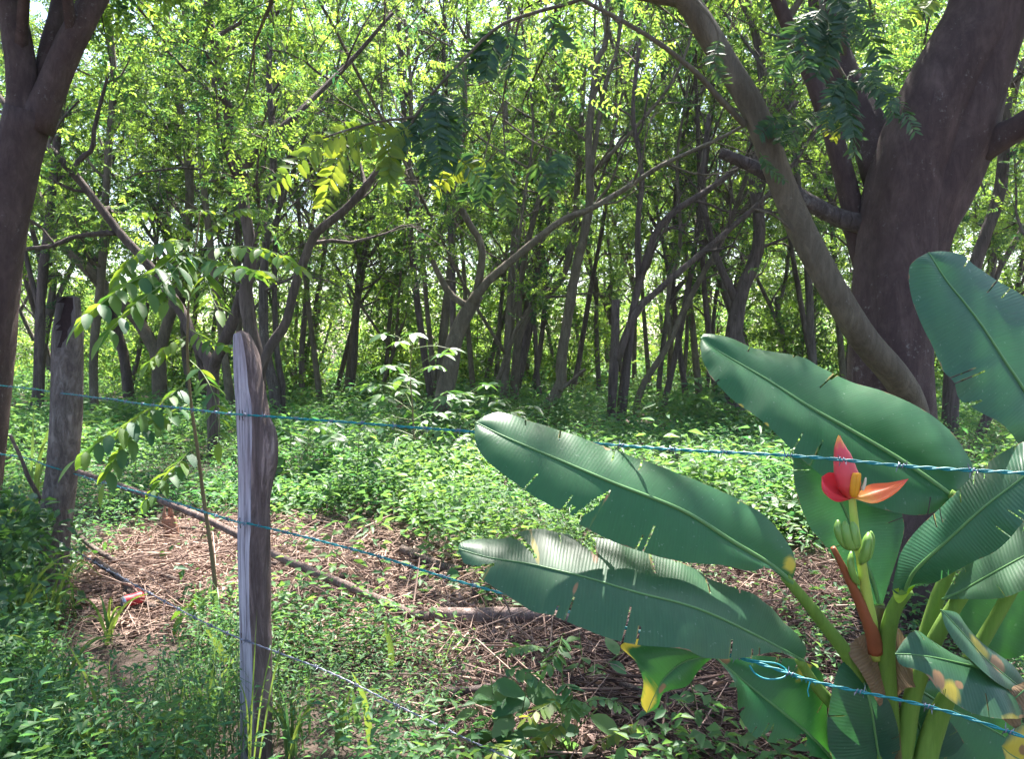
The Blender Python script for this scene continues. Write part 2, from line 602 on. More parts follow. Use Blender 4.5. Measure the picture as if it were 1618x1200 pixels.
def branch_out(r, wood, stems, crown, lo=0.3, per_m=1.3, len1=(1.2, 2.6), twigs=6, per_twig=7, spray_kw=None, zmin=2.3, avoid=None, clump=0.56):
    """side branches, twigs and compound leaves on the given stems"""
    SP, SD = [], []
    for pts, rad in stems:
        L = np.concatenate([[0], np.cumsum(np.linalg.norm(np.diff(pts, axis=0), axis=1))])
        T = norm(np.gradient(pts, axis=0))
        nb = max(1, int(L[-1] * per_m * (1 - lo)))
        for k in range(nb):
            t = lo + (1 - lo) * (k + r.random()) / nb
            i = min(len(pts) - 1, int(t * (len(pts) - 1)))
            if pts[i][2] < zmin:
                continue
            side = norm(np.cross(T[i], r.normal(size=3)))
            d = norm(side + 0.55 * T[i] + np.array([0, 0, 0.25]))
            ln = r.uniform(*len1) * (1.15 - 0.5 * t)
            b = wander(r, pts[i], d, ln, 6, 0.2, 0.03)
            if avoid is not None and avoid(b):
                continue
            rb = min(rad[i] * 0.6, 0.012 + 0.013 * ln)
            wood.tube(b, np.linspace(rb, 0.006, len(b)), 5)
            for q in range(twigs):
                tq = 0.25 + 0.75 * (q + r.random()) / twigs
                f = tq * 6
                i0 = min(5, int(f))
                pb = b[i0] + (b[i0 + 1] - b[i0]) * (f - i0)
                dt = norm(norm(b[i0 + 1] - b[i0]) * 0.7 + norm(r.normal(size=3)) + np.array([0, 0, 0.1]))
                tw = wander(r, pb, dt, r.uniform(0.4, 0.95), 3, 0.25, -0.02)
                wood.tube(tw, np.linspace(0.007, 0.003, 4), 3)
                for z in range(per_twig):
                    a = (z + r.random()) / per_twig * 3
                    i1 = min(2, int(a))
                    pp = tw[i1] + (tw[i1 + 1] - tw[i1]) * (a - i1)
                    SP.append(pp)
                    SD.append(norm(norm(r.normal(size=3)) + 0.5 * dt))
    if SP:
        SP, SD = np.array(SP), np.array(SD)
        ok = ~sunlit_gap(SP, r, clump)
        sprays(crown, SP[ok], SD[ok], r=r, **(spray_kw or {}))


def stem_px(path, d, w0, w1, n=None):
    """pixel path (x, y[, extra distance]) at distance d; widths in pixels -> points and radii"""
    P = np.array([at(q[0], q[1], d + (q[2] if len(q) > 2 else 0.0)) for q in path])
    n = n or max(8, 3 * len(path))
    S = spline(P, n)
    t = np.linspace(0, 1, n)
    return S, (w0 + (w1 - w0) * t ** 0.65) / FPX * d / 2


def tree_thing(name, label, base, stems, bark, group=None, seed=1, lump=0.12, sides=10, leafy=True, leafmat=None, **kw):
    """stems: list of (points, radii); makes trunk + crown parts"""
    r = np.random.default_rng(seed)
    t = thing(name, label, 'tree', tuple(base), group)
    for i, (p, rad) in enumerate(stems):
        MB().tube(p, rad, sides, True, lump, seed + i).build('limb' if i else 'trunk', bark, t)
    crown = MB()
    twig = MB()
    if leafy:
        branch_out(r, twig, stems, crown, **kw)
    if twig.n:
        tag(twig.build('branches', bark, t), kind='stuff')
    if crown.n:
        tag(crown.build('crown', leafmat or M_CANOPY, t), kind='stuff')
    return t


def ext(path, to, steps=2):
    return path + [to]


# generic wood-edge trees: eight builds, copied through the wood
def generic(seed, height, forks):
    r = np.random.default_rng(seed)
    stems = []
    base = np.array([0, 0, -0.15])
    th = height * r.uniform(0.2, 0.42)
    tr = wander(r, base, np.array([r.normal() * 0.12, r.normal() * 0.12, 1]), th, 6, 0.05, 0.02)
    R0 = r.uniform(0.055, 0.11)
    sp = spline(tr, 10)
    stems.append((sp, np.linspace(R0, R0 * 0.75, 10) * (1 + 0.5 * np.exp(-np.arange(10) * 1.6))))
    for k in range(forks):
        a = 2 * math.pi * (k + r.random() * 0.6) / forks
        sl = r.uniform(0.25, 0.7)
        d = np.array([math.cos(a) * sl, math.sin(a) * sl, 1.0])
        i0 = int(r.integers(6, 10))
        st = spline(wander(r, sp[i0], d, (height - sp[i0][2]) * r.uniform(0.8, 1.05), 8, 0.10, 0.03), 18)
        stems.append((st, np.linspace(R0 * 0.62, 0.02, 18)))
        if r.random() < 0.8:
            i1 = int(r.integers(5, 9))
            d2 = norm(st[i1 + 1] - st[i1]) + 0.8 * r.normal(size=3) * np.array([1, 1, 0.3])
            s2 = spline(wander(r, st[i1], d2, r.uniform(2.5, 4.5), 6, 0.13, 0.03), 12)
            stems.append((s2, np.linspace(R0 * 0.4, 0.015, 12)))
    return stems


TREES = {}
GEN_LABEL = 'slender forked tree with small bright leaves standing deep in the wood'
protos = []
for k in range(8):
    h = [10.5, 12, 11, 13, 9.5, 12.5, 11.5, 10][k]
    t = tree_thing('wood_tree', GEN_LABEL, (0, 0, 0), generic(100 + k, h, [2, 3, 2, 2, 3, 2, 3, 2][k]), [M_BARK, M_BARKG, M_BARKL, M_BARKG][k % 4],
                   'slender trees deep in the wood', 200 + k, sides=7, lo=0.12, per_m=1.75, len1=(1.0, 2.4), twigs=6, per_twig=8,
                   spray_kw=dict(n_leaf=14, length=0.32, leaf=0.078, wid=0.46), zmin=1.7, clump=0.66)
    protos.append(t)

# positions: jittered rows, thinner in front
spots = []
rr = np.random.default_rng(77)
for d, step in ((16.5, 3.6), (19, 2.8), (21.5, 2.6), (24.5, 2.8), (28, 3.0), (32.5, 3.4), (37.5, 4.0)):
    half = d * 0.70
    x = -half + rr.random() * step
    while x < half:
        px_ = CX + x / d * FPX
        if not (90 < px_ < 360 and d > 23):          # the wood opens onto a sunny glade here
            spots.append((x + rr.normal() * 0.5, d + rr.normal() * 0.9))
        x += step * rr.uniform(0.7, 1.35)
MARKS = [(-10, 'the forked tree at the picture edge'), (90, 'the round post head'), (165, 'the long leaning dark limb'), (250, 'the low V-shaped tree'), (310, 'the sapling top'), (390, 'the split post top'), (480, 'the bare cut limb'),
         (560, 'the yellowish hanging fronds'), (650, 'the slender clearing shrub'), (720, 'the thick leaning trunk'), (808, 'the two straight thin stems'), (890, 'the slim curving trunk'), (975, 'the dark pair of trunks'),
         (1050, 'the thin slanting trunk'), (1160, 'the upper banana leaf tip'), (1260, 'the smooth leaning limb'), (1420, 'the massive trunk'), (1560, 'the upright banana leaf')]
used = {}
for i, (x, y) in enumerate(spots):
    k = i % 8
    rz, s = rr.random() * 6.283, rr.uniform(0.85, 1.18)
    loc = (x, y, float(ground_z(x, y)))
    if i < 8:
        protos[k].location, protos[k].rotation_euler, protos[k].scale = loc, (0, 0, rz), (s, s, s)
        ob = protos[k]
    else:
        ob = copy_tree(protos[k], loc, rz, s)
    px_ = CX + x / y * FPX
    if y < 26 and 0 < px_ < 1618:
        mk = min(MARKS, key=lambda q: abs(q[0] - px_))[1]
        used.setdefault(mk, []).append((y, px_, ob))
for mk, lst in used.items():
    lst.sort(key=lambda q: q[0])
    for (y, px_, ob), how in zip(lst, ('slender forked tree, first one in the wood behind ', 'slender forked tree, second one deep in the wood behind ', 'slender forked tree, third one deep in the wood behind ')):
        ob['label'] = how + mk


# thin straight poles crowded in the middle of the wood
POLE = 'thin straight pole-like tree among the crowded stems of the wood'
poles = []
for k in range(3):
    r = np.random.default_rng(150 + k)
    H_ = [9.5, 11, 10][k]
    tr = spline(wander(r, np.array([0, 0, -.15]), np.array([r.normal() * .08, r.normal() * .08, 1]), H_, 7, 0.045, 0.01), 18)
    st_ = [(tr, np.linspace(.075, .018, 18))]
    for q in (9, 12):
        st_.append((spline(wander(r, tr[q], norm(r.normal(size=3)) * .6 + np.array([0, 0, 1.]), 3.2, 6, .1, .03), 10), np.linspace(.032, .012, 10)))
    poles.append(tree_thing('pole_tree', POLE, (0, 0, 0), st_, [M_BARKG, M_BARK, M_BARKL][k], 'thin poles in the wood', 250 + k, sides=7, lo=.35, per_m=1.3, len1=(.8, 1.7), twigs=5, per_twig=6,
                            spray_kw=dict(n_leaf=13, length=.3, leaf=.075, wid=.45), zmin=3.0, clump=.7))
rr2 = np.random.default_rng(78)
for i in range(42):
    y = rr2.uniform(14.5, 27)
    x = rr2.uniform(-.5, .5) * y
    if .02 < abs(x / y + .11) < .05:
        x += 1.0
    loc, rz, s_ = (x, y, float(ground_z(x, y))), rr2.random() * 6.283, rr2.uniform(.85, 1.2)
    if i < 3:
        poles[i].location, poles[i].rotation_euler, poles[i].scale = loc, (0, 0, rz), (s_, s_, s_)
    else:
        copy_tree(poles[i % 3], loc, rz, s_)


def S(path, d, w0, w1):
    return stem_px(path, d, w0, w1)


# the big leaning trunk behind the banana plant
B = 4.3
big = [S([(1428, 1060), (1420, 900), (1412, 760), (1406, 640), (1407, 520), (1418, 400), (1428, 310), (1446, 230), (1480, 150), (1530, 60), (1556, 0), (1580, -180), (1590, -420)], B, 150, 95),
       S([(1425, 480), (1450, 360), (1488, 280), (1514, 215), (1530, 150), (1552, 60), (1575, -40)], B + 0.02, 95, 110),
       S([(1545, 240, -.02), (1582, 216, -.1), (1630, 188, -.2), (1720, 120, -.4), (1850, 20, -.5)], B, 46, 26),
       S([(1402, 280, .1), (1370, 205, .25), (1336, 130, .4), (1312, 60, .5), (1290, -80, .7), (1250, -300, .9)], B, 70, 40),
       S([(1385, 470), (1358, 385), (1350, 340), (1330, 262), (1305, 180), (1266, 82), (1228, 0), (1180, -120)], B + .15, 46, 16),
       ]
big[0][1][:6] *= np.array([1.35, 1.2, 1.12, 1.06, 1.03, 1.0])
stub = S([(1380, 356), (1345, 349), (1310, 336), (1270, 314), (1230, 288), (1190, 262), (1138, 240)], B + .08, 36, 17)
lean = S([(1455, 690, -.05), (1432, 622, -.2), (1405, 582, -.3), (1368, 540, -.35), (1326, 475, -.4), (1284, 400, -.4), (1250, 328, -.4), (1225, 262, -.4),
          (1190, 172, -.4), (1140, 88, -.4), (1084, -2, -.45), (1010, -110, -.5), (900, -260, -.5)], B, 47, 30)
r = np.random.default_rng(31)
t = thing('big_tree', 'massive dark trunk with spreading limbs standing behind the banana plant', 'tree', tuple(at(1428, 1000, B) * np.array([1, 1, 0])))
for i, (p, rad) in enumerate(big):
    MB().tube(spline(np.column_stack([p, rad]), 44 if i == 0 else 24)[:, :3], np.interp(np.linspace(0, 1, 44 if i == 0 else 24), np.linspace(0, 1, len(rad)), rad), 28, True, 0.09, 50 + i).build('limb' if i else 'trunk', M_BARKR, t)
MB().tube(stub[0], stub[1], 12, True, 0.16, 61).build('broken_limb', M_BARKM, t)
lp = spline(np.column_stack([lean[0], lean[1]]), 44)
MB().tube(lp[:, :3], lp[:, 3], 16, True, 0.06, 62).build('leaning_limb', M_BARKL, t)
BIG = t
twig, crown = MB(), MB()
hi = [(p[p[:, 2] > 2.9], rad[p[:, 2] > 2.9]) for p, rad in big + [lean]]
hi = [(p, rad) for p, rad in hi if len(p) > 3]
# limbs going on upwards and over the fence, unseen; last row added for shade
for q, (st, d, ln) in enumerate([((1590, -420), (-.35, .3, .9), 4.5), ((1590, -420), (.6, .5, .8), 4), ((1250, -300), (-.7, .4, .6), 4), ((1250, -300), (.1, .9, .8), 4),
                                 ((900, -260), (-.8, .35, .45), 4.5), ((900, -260), (-.35, .9, .7), 4), ((1850, 20), (.6, .2, .7), 3.5),
                                 ((1250, -300), (-.9, .6, .12), 6), ((1250, -300), (-.45, .85, .15), 6), ((1250, -300), (.35, .9, .2), 5.5), ((900, -260), (-.6, .75, .4), 5.5), ((1590, -420), (-.1, .95, .15), 5)]):
    s0 = spline(wander(r, at(st[0], st[1], B + (0.9 if st[0] == 1250 else -.5 if st[0] in (900, 1850) else 0)), np.array(d, float), ln, 8, 0.12, 0.02), 16)
    twig.tube(s0, np.linspace(0.07, 0.015, 16), 7)
    hi.append((s0, np.linspace(0.07, 0.015, 16)))
branch_out(r, twig, hi, crown, lo=0.1, per_m=2.1, len1=(1.0, 2.3), twigs=7, per_twig=8, zmin=2.95, clump=.64,
           spray_kw=dict(n_leaf=14, length=0.26, leaf=0.055, wid=0.36, droop=0.6))
tag(twig.build('branches', M_BARKL, t), kind='stuff')
tag(crown.build('crown', M_CANOPY, t), kind='stuff')

# forked trunk at the left edge
A = 5.2
stems = [S([(-62, 930), (-46, 800), (-28, 620), (0, 400), (24, 270), (46, 178)], A, 84, 66),
         S([(34, 215), (36, 120), (18, 20), (-8, -120), (-30, -320), (-60, -520)], A, 52, 22),
         S([(52, 200, .05), (78, 90, .12), (98, 0, .2), (128, -150, .4), (150, -400, .6)], A, 40, 18),
         S([(56, 205), (100, 95), (148, 0), (215, -130, .2), (300, -330, .4), (330, -520, .5)], A, 50, 20)]
r = np.random.default_rng(41)
t = thing('forked_tree', 'reddish brown trunk splitting into three limbs at the top, cut off by the picture edge', 'tree', tuple(at(-60, 911, A) * np.array([1, 1, 0])))
for i, (p, rad) in enumerate(stems):
    q = spline(np.column_stack([p, rad]), 30)
    MB().tube(q[:, :3], q[:, 3], 20, True, 0.09, 70 + i).build('limb' if i else 'trunk', M_BARKR, t)
twig, crown = MB(), MB()
hi = [(p[p[:, 2] > 2.7], rad[p[:, 2] > 2.7]) for p, rad in stems]
hi = [(p, rad) for p, rad in hi if len(p) > 3]
for st, dd, d, ln in [((330, -520), .5, (.6, .3, .7), 4), ((150, -400), .6, (.2, .8, .8), 4), ((-60, -520), 0, (-.5, -.2, .9), 3.5), ((330, -520), .5, (.9, -.2, .4), 3.5), ((330, -520), .5, (.85, .5, .03), 5.5), ((330, -520), .5, (.3, .95, .05), 5.5), ((150, -400), .6, (-.3, .95, .15), 5)]:  # unseen limbs overhead; the last three added to shade the ground
    s0 = spline(wander(r, at(st[0], st[1], A + dd), np.array(d, float), ln, 8, 0.12, 0.02), 16)
    twig.tube(s0, np.linspace(0.06, 0.015, 16), 7)
    hi.append((s0, np.linspace(0.06, 0.015, 16)))
branch_out(r, twig, hi, crown, lo=0.1, per_m=2.0, len1=(1.0, 2.3), twigs=7, per_twig=10, zmin=2.75, clump=.85,
           spray_kw=dict(n_leaf=12, length=0.26, leaf=0.065, wid=0.4, droop=0.5))
tag(twig.build('branches', M_BARKR, t), kind='stuff')
tag(crown.build('crown', M_CANOPY, t), kind='stuff')

KW = dict(lo=0.35, per_m=2.1, len1=(0.9, 2.1), twigs=6, per_twig=8, zmin=2.4, spray_kw=dict(n_leaf=15, length=0.28, leaf=0.062, wid=0.42))


def hero(name, label, base_px, d, stems, bark=M_BARK, seed=1, **kw):
    k = dict(KW)
    k.update(kw)
    b = at(base_px, HOR, d)
    b[2] = 0
    return tree_thing(name, label, b, stems, bark, None, seed, **k)


d = 9.5
hero('dark_tree', 'dark many-stemmed tree just behind the split post, one bare limb rising to a cut end', 405, d,
     [S([(412, 780), (410, 680), (408, 590), (400, 540), (392, 500), (388, 460), (396, 400), (388, 340), (380, 292), (370, 256), (356, 228), (362, 190), (350, 120), (330, 20), (325, -80)], d, 32, 10),
      S([(408, 600), (425, 552), (452, 510), (464, 460), (489, 389), (502, 366), (552, 325), (611, 254)], d - .2, 17, 12),
      S([(345, 790, .4), (338, 700, .4), (337, 600, .4), (342, 565, .3), (364, 520, .2), (384, 462, .1)], d, 22, 18),
      S([(378, 285), (408, 236), (448, 200), (500, 150, .4), (560, 90, .8), (620, 20, 1.0)], d, 14, 6),
      S([(336, 600, .4), (331, 572, .4), (308, 540, .5), (284, 488, .6), (240, 425, .6), (192, 372, .6), (168, 340, .6), (128, 288, .6), (110, 268, .6), (72, 228, .6), (20, 180, .8), (-40, 100, 1.)], d, 21, 9),
      S([(112, 275, .6), (128, 250, .6), (146, 235, .6), (150, 200, .6), (170, 120, .6)], d, 11, 5),
      S([(185, 368, .6), (150, 370, .5), (112, 376, .4), (85, 388, .3), (30, 395, .2)], d, 10, 6)], seed=301, lo=0.42)
d = 17
hero('crooked_tree', 'brown tree forking low in a V between the round post and the sapling', 250, d,
     [S([(254, 680), (252, 600), (248, 562), (232, 530), (212, 500), (152, 440), (84, 362), (40, 250), (20, 120), (0, 0)], d, 27, 10),
      S([(250, 575), (262, 520), (273, 485), (290, 400), (300, 300), (290, 200), (270, 100), (262, 0)], d, 20, 9)], M_BARKL, 302)
d = 14
hero('pale_limbed_tree', 'grey trunk with a pale bare side limb beside the split post', 436, d,
     [S([(437, 700), (434, 620), (420, 560), (416, 480), (420, 380), (432, 260), (425, 120), (430, 0)], d, 20, 8),
      S([(445, 660), (446, 610), (438, 560), (434, 460), (440, 330), (470, 200)], d + .1, 12, 5)], M_BARKM, 303)
d = 13
hero('leaning_tree', 'thick grey trunk leaning over with a long arching branch above the green shrub', 700, d,
     [S([(695, 720), (699, 640), (710, 587), (717, 542), (736, 497), (756, 465)], d, 35, 21),
      S([(746, 480), (766, 450), (800, 419), (833, 392), (888, 348), (932, 331), (993, 295), (1048, 260), (1158, 208), (1230, 160)], d - .05, 16, 4),
      S([(742, 488), (729, 478), (710, 464), (695, 437), (680, 404), (665, 374), (657, 299), (646, 250), (650, 150), (640, 30)], d, 12, 5),
      S([(752, 472), (762, 392), (736, 344), (720, 280), (735, 180), (730, 60)], d + .1, 14, 6)], M_BARKL, 304, lo=0.4)
d = 16.5
hero('twin_stem_tree', 'two straight thin stems side by side in the middle of the wood', 803, d,
     [S([(793, 680), (796, 630), (803, 535), (809, 425), (814, 342), (800, 205), (798, 122), (806, 0)], d, 15, 7),
      S([(813, 680), (812, 630), (817, 556), (822, 524), (844, 480), (883, 447), (905, 380), (915, 250), (925, 80)], d + .3, 17, 7),
      S([(822, 524), (820, 470), (835, 380), (868, 250), (880, 120), (870, 20)], d + .3, 11, 6)], M_BARKL, 305)
d = 14
hero('curved_stem_tree', 'tall slim trunk curving up from a bent foot above the banana leaf', 870, d,
     [S([(836, 700), (853, 664), (876, 625), (887, 605), (888, 562), (899, 491), (910, 425), (930, 337), (932, 276), (930, 221), (938, 139), (943, 95), (958, 62), (962, -60)], d, 22, 8),
      S([(932, 280), (946, 194), (960, 122), (976, 73), (990, -60)], d, 9, 5),
      S([(882, 618), (902, 603), (925, 583)], d - .05, 9, 5),
      S([(934, 275), (985, 222), (1040, 160), (1075, 105), (1100, 30)], d, 7, 4)], M_BARKL, 306, lo=0.5)
d = 13.5
hero('double_trunk_tree', 'dark pair of trunks with a snapped stub and long branches sweeping toward the big tree', 975, d,
     [S([(963, 720), (965, 670), (971, 562), (973, 474)], d, 17, 13),
      S([(982, 720), (980, 675), (990, 578), (998, 507), (1009, 452), (1031, 381), (1042, 359), (1070, 331), (1125, 296), (1180, 250), (1260, 160)], d + .1, 19, 7),
      S([(975, 570), (1004, 496), (1048, 452), (1092, 414), (1160, 356), (1230, 290), (1300, 190)], d, 14, 6),
      S([(1009, 455), (1008, 348), (1015, 276), (1000, 180), (1010, 60), (1005, -50)], d + .1, 11, 5)], M_BARK, 307, lo=0.4)
d = 15
hero('slanting_tree', 'thin trunk slanting toward the big tree beside the dark pair of trunks', 1000, d,
     [S([(990, 700), (1000, 668), (1015, 611), (1053, 551), (1075, 502), (1103, 447), (1150, 360), (1190, 250), (1240, 120), (1270, 0)], d, 12, 6),
      S([(1060, 540), (1055, 470), (1075, 380), (1070, 250), (1090, 120)], d, 8, 4)], M_BARKL, 308)
d = 14.5
hero('hidden_tree', 'stout dark trunk half hidden behind the tip of the upper banana leaf', 1160, d,
     [S([(1164, 690), (1160, 640), (1158, 560), (1170, 470), (1200, 380), (1190, 250), (1205, 120), (1180, 0)], d, 34, 12),
      S([(1165, 480), (1130, 400), (1110, 300), (1120, 180)], d, 14, 7)], M_BARK, 309)
d = 11.5
hero('shaded_tree', 'dark trunk seen between the big tree and the upright banana leaf', 1500, d,
     [S([(1500, 720), (1502, 640), (1510, 540), (1540, 420), (1580, 300), (1590, 150), (1600, 0)], d, 28, 14),
      S([(1530, 740), (1556, 670), (1590, 600), (1640, 480), (1660, 300), (1650, 100)], d - .8, 17, 9)], M_BARK, 310)
d = 12
hero('slim_tree', 'slim trunk just beside the forked tree, behind the round post', 180, d,
     [S([(55, 700), (60, 640), (62, 560), (66, 450), (80, 330), (95, 180), (120, 60), (118, -40)], d + 3, 19, 9),
      S([(64, 500), (40, 400), (20, 300), (30, 150)], d + 3, 9, 5)], M_BARK, 311)
d = 13
hero('bent_tree', 'thin bent trunk rising behind the sapling crown', 150, d,
     [S([(150, 700), (148, 560), (160, 440), (166, 330), (172, 230), (180, 120), (168, 0)], d + 2, 16, 9),
      S([(160, 450), (120, 405), (80, 370), (20, 330)], d + 2, 9, 5)], M_BARKL, 312)

# far side of the wood: reads as one leafy mass
r = np.random.default_rng(91)
fw = MB()
n = 15000
x = r.uniform(-46, 46, n)
y = r.uniform(42, 60, n)
z = r.beta(1.05, 1.35, n) * (9 + 6 * vnoise(x * 0.22, y * 0.22, 8)) + 0.1
z[:5000] = r.random(5000) * 5
keep = (vnoise(x * 0.5, z * 0.5, 12) > 0.22) | (np.arange(n) < 5000)
P = np.stack([x, y, z], 1)[keep]
sprays(fw, P, r.normal(size=P.shape), n_leaf=8, length=0.8, leaf=0.27, wid=0.5, droop=0.4, r=r)
o = fw.build('far_wood', M_FAR)
tag(o, 'bright leafy mass closing the view behind the rows of trunks', 'woods', kind='stuff')

# undergrowth shrubs between the trunks, far
r = np.random.default_rng(92)
for k in range(64):
    dd = r.uniform(20, 41)
    xx = r.uniform(-0.62, 0.62) * dd
    t = thing('undergrowth_shrub', 'low leafy shrub growing between the far trunks', 'shrub', (xx, dd, 0), 'shrubs under the far trees')
    c = MB()
    hgt = r.uniform(0.9, 3.8)
    n = int(105 * hgt)
    P = np.array([xx, dd, 0.1]) + np.stack([r.normal(0, 0.75, n), r.normal(0, 0.6, n), r.random(n) * hgt], 1)
    sprays(c, P, r.normal(size=P.shape) + np.array([0, 0, .4]), n_leaf=8, length=0.3, leaf=0.13, wid=0.5, r=r)
    tag(c.build('foliage', M_FAR, t), kind='stuff')
    s = MB()
    for q in range(5):
        s.tube(wander(r, np.array([xx, dd, -.05]), r.normal(size=3) * .4 + np.array([0, 0, 1]), hgt * .9, 5, .15), np.linspace(.02, .006, 6), 4)
    tag(s.build('stems', M_TWIG, t), kind='stuff')

# ------------------------------------------------------------------ ground cover (one mass nobody could count)
def cover(rg, ymin, ymax, dens, h, leaf, k, mat_mb, xlim=None, mask=None):
    """scatter small leafy plants; dens per square metre"""
    area = (ymax - ymin) * 2 * ymax * 0.74
    n = int(area * dens)
    y = rg.uniform(ymin, ymax, n)
    x = rg.uniform(-1, 1, n) * ymax * 0.74
    ok = np.abs(x) < y * 0.72 + 0.6
    if mask is not None:
        ok &= mask(x, y)
    x, y = x[ok], y[ok]
    n = len(x)
    patch = vnoise(x * 0.9 + 5, y * 0.9, 21)
    big = vnoise(x * 0.28 + 2, y * 0.28, 22)
    spc = vnoise(x * 1.15 + 17, y * 0.95, 23)
    spc2 = vnoise(x * 2.6 + 7, y * 2.2, 24)
    H = h * (0.35 + 1.0 * patch) * (0.6 + 0.8 * big) * rg.uniform(0.6, 1.4, n)
    j = np.arange(k)
    az = rg.random((n, 1)) * 6.283 + j[None] * 2.4 + 0.4 * rg.normal(size=(n, k))
    lev = 0.25 + 0.75 * (j[None] + rg.random((n, k))) / k
    el = rg.normal(0.15, 0.3, (n, k))
    D = np.stack([np.cos(az) * np.cos(el), np.sin(az) * np.cos(el), np.sin(el)], -1)
    P = np.stack([x[:, None] + 0 * az, y[:, None] + 0 * az, ground_z(x, y)[:, None] + H[:, None] * lev], -1)
    sz = leaf * (0.65 + 0.7 * rg.random((n, k))) * (0.45 + 1.15 * spc[:, None] ** 1.3)
    P = P + D * (0.35 * sz + 0.03)[..., None]
    N = np.array([0, 0, 1.0]) + 0.35 * rg.normal(size=(n, k, 3))
    tint = np.clip(0.05 + 0.35 * big[:, None] + 0.55 * spc2[:, None] + 0.2 * rg.normal(size=(n, k)), 0, 1)
    mat_mb.leaves(P.reshape(-1, 3), D.reshape(-1, 3), N.reshape(-1, 3), sz.ravel(), (sz * rg.uniform(0.9, 1.1, sz.shape) * (0.22 + 0.46 * spc2[:, None])).ravel(), 0.2, 0.2, tint.ravel())


# places kept clear of weeds: around the can, the long branch end, the log
CLEAR = [(.14, 2.72, .36, .32), (-.86, 2.62, .11, .22), (-1.62, 3.45, .22, .3), (-2.08, 4.15, .34, .42), (-1.85, 3.85, .3, .42), (-1.2, 4.5, .6, .3), (-.35, 4.25, .7, .3), (.35, 3.95, .6, .35), (-2.3, 4.9, .5, .5)]


def not_litter(p):
    def f(x, y):
        jx = x + rng.normal(0, 0.13, x.shape)
        jy = y + rng.normal(0, 0.22, y.shape)
        ins = inside(LITTER, jx, jy)
        ok = ~ins | (rng.random(x.shape) < p * np.where((x > -.35) & (y < 3.9), 9 * (vnoise(x * 2.2, y * 2.2, 61) > .45), 1.0))
        ok &= vnoise(x * 1.6 + 3, y * 1.6, 62) > .16
        for (cx0, cy0, rx0, ry0) in CLEAR:
            ok &= ((x - cx0) / rx0) ** 2 + ((y - cy0) / ry0) ** 2 > 1
        return ok
    return f


rg = np.random.default_rng(500)
gc = MB()
cover(rg, 2.3, 4.6, 560, 0.27, 0.044, 9, gc, mask=not_litter(0.035))
cover(rg, 4.6, 8.5, 190, 0.34, 0.062, 9, gc, mask=not_litter(0.03))
cover(rg, 8.5, 15, 62, 0.42, 0.085, 9, gc)
cover(rg, 15, 26, 22, 0.42, 0.13, 8, gc)
cover(rg, 26, 46, 6, 0.5, 0.24, 8, gc)
cover(rg, 5.5, 13, 2.2, 0.62, 0.085, 14, gc, mask=not_litter(0.0))
cover(rg, 13, 30, 0.7, 0.7, 0.14, 12, gc)
o = gc.build('ground_cover', M_COVER)
tag(o, 'low bright green weeds carpeting the ground under the trees', 'ground cover', kind='stuff')

# straw, dry leaves and small twigs lying on the cleared patch
rg = np.random.default_rng(501)
lm = MB()


def straw(n, lmin, lmax, wid, zmax, bias=0.0):
    lo_, hi_ = LITTER.min(0), LITTER.max(0)
    x = rg.uniform(lo_[0], hi_[0], n)
    y = rg.uniform(max(2.4, lo_[1]), hi_[1], n)
    ok = inside(LITTER, x + rg.normal(0, .1, n), y + rg.normal(0, .15, n))
    x, y = x[ok], y[ok]
    n = len(x)
    clump = vnoise(x * 2.1, y * 2.1, 31)
    az = 6.283 * vnoise(x * 0.8, y * 0.8, 33) + rg.normal(0, 0.9, n)
    el = rg.normal(0, 0.16, n)
    D = np.stack([np.cos(az) * np.cos(el), np.sin(az) * np.cos(el), np.sin(el)], -1)
    L = rg.uniform(lmin, lmax, n)
    c = np.stack([x, y, ground_z(x, y) + 0.012 + zmax * clump * rg.random(n) + np.abs(D[:, 2]) * L / 2], -1)
    bend = rg.normal(size=(n, 3)) * (L * 0.08)[:, None]
    Sd = norm(np.cross(D, np.array([0, 0, 1.0]) + 0.5 * rg.normal(size=(n, 3))))
    wd = (wid * rg.uniform(0.6, 1.5, n))[:, None]
    Nn = np.cross(Sd, D)
    a, b, e = c - D * L[:, None] / 2, c + bend, c + D * L[:, None] / 2
    V = np.stack([a + Sd * wd, a - Sd * wd * .5 + Nn * wd, a - Sd * wd * .5 - Nn * wd,
                  b + Sd * wd, b - Sd * wd * .5 + Nn * wd, b - Sd * wd * .5 - Nn * wd,
                  e + Sd * wd * .5, e - Sd * wd * .3 + Nn * wd * .5, e - Sd * wd * .3 - Nn * wd * .5], 1)
    base = np.arange(n)[:, None] * 9
    qs = []
    for s0 in (0, 3):
        for q in range(3):
            qs.append(base + np.array([[s0 + q, s0 + (q + 1) % 3, s0 + 3 + (q + 1) % 3, s0 + 3 + q]]))
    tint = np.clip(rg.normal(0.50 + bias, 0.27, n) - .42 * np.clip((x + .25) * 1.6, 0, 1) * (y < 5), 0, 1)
    lm.add(V.reshape(-1, 3), quads=np.concatenate(qs), tint=np.repeat(tint, 9))


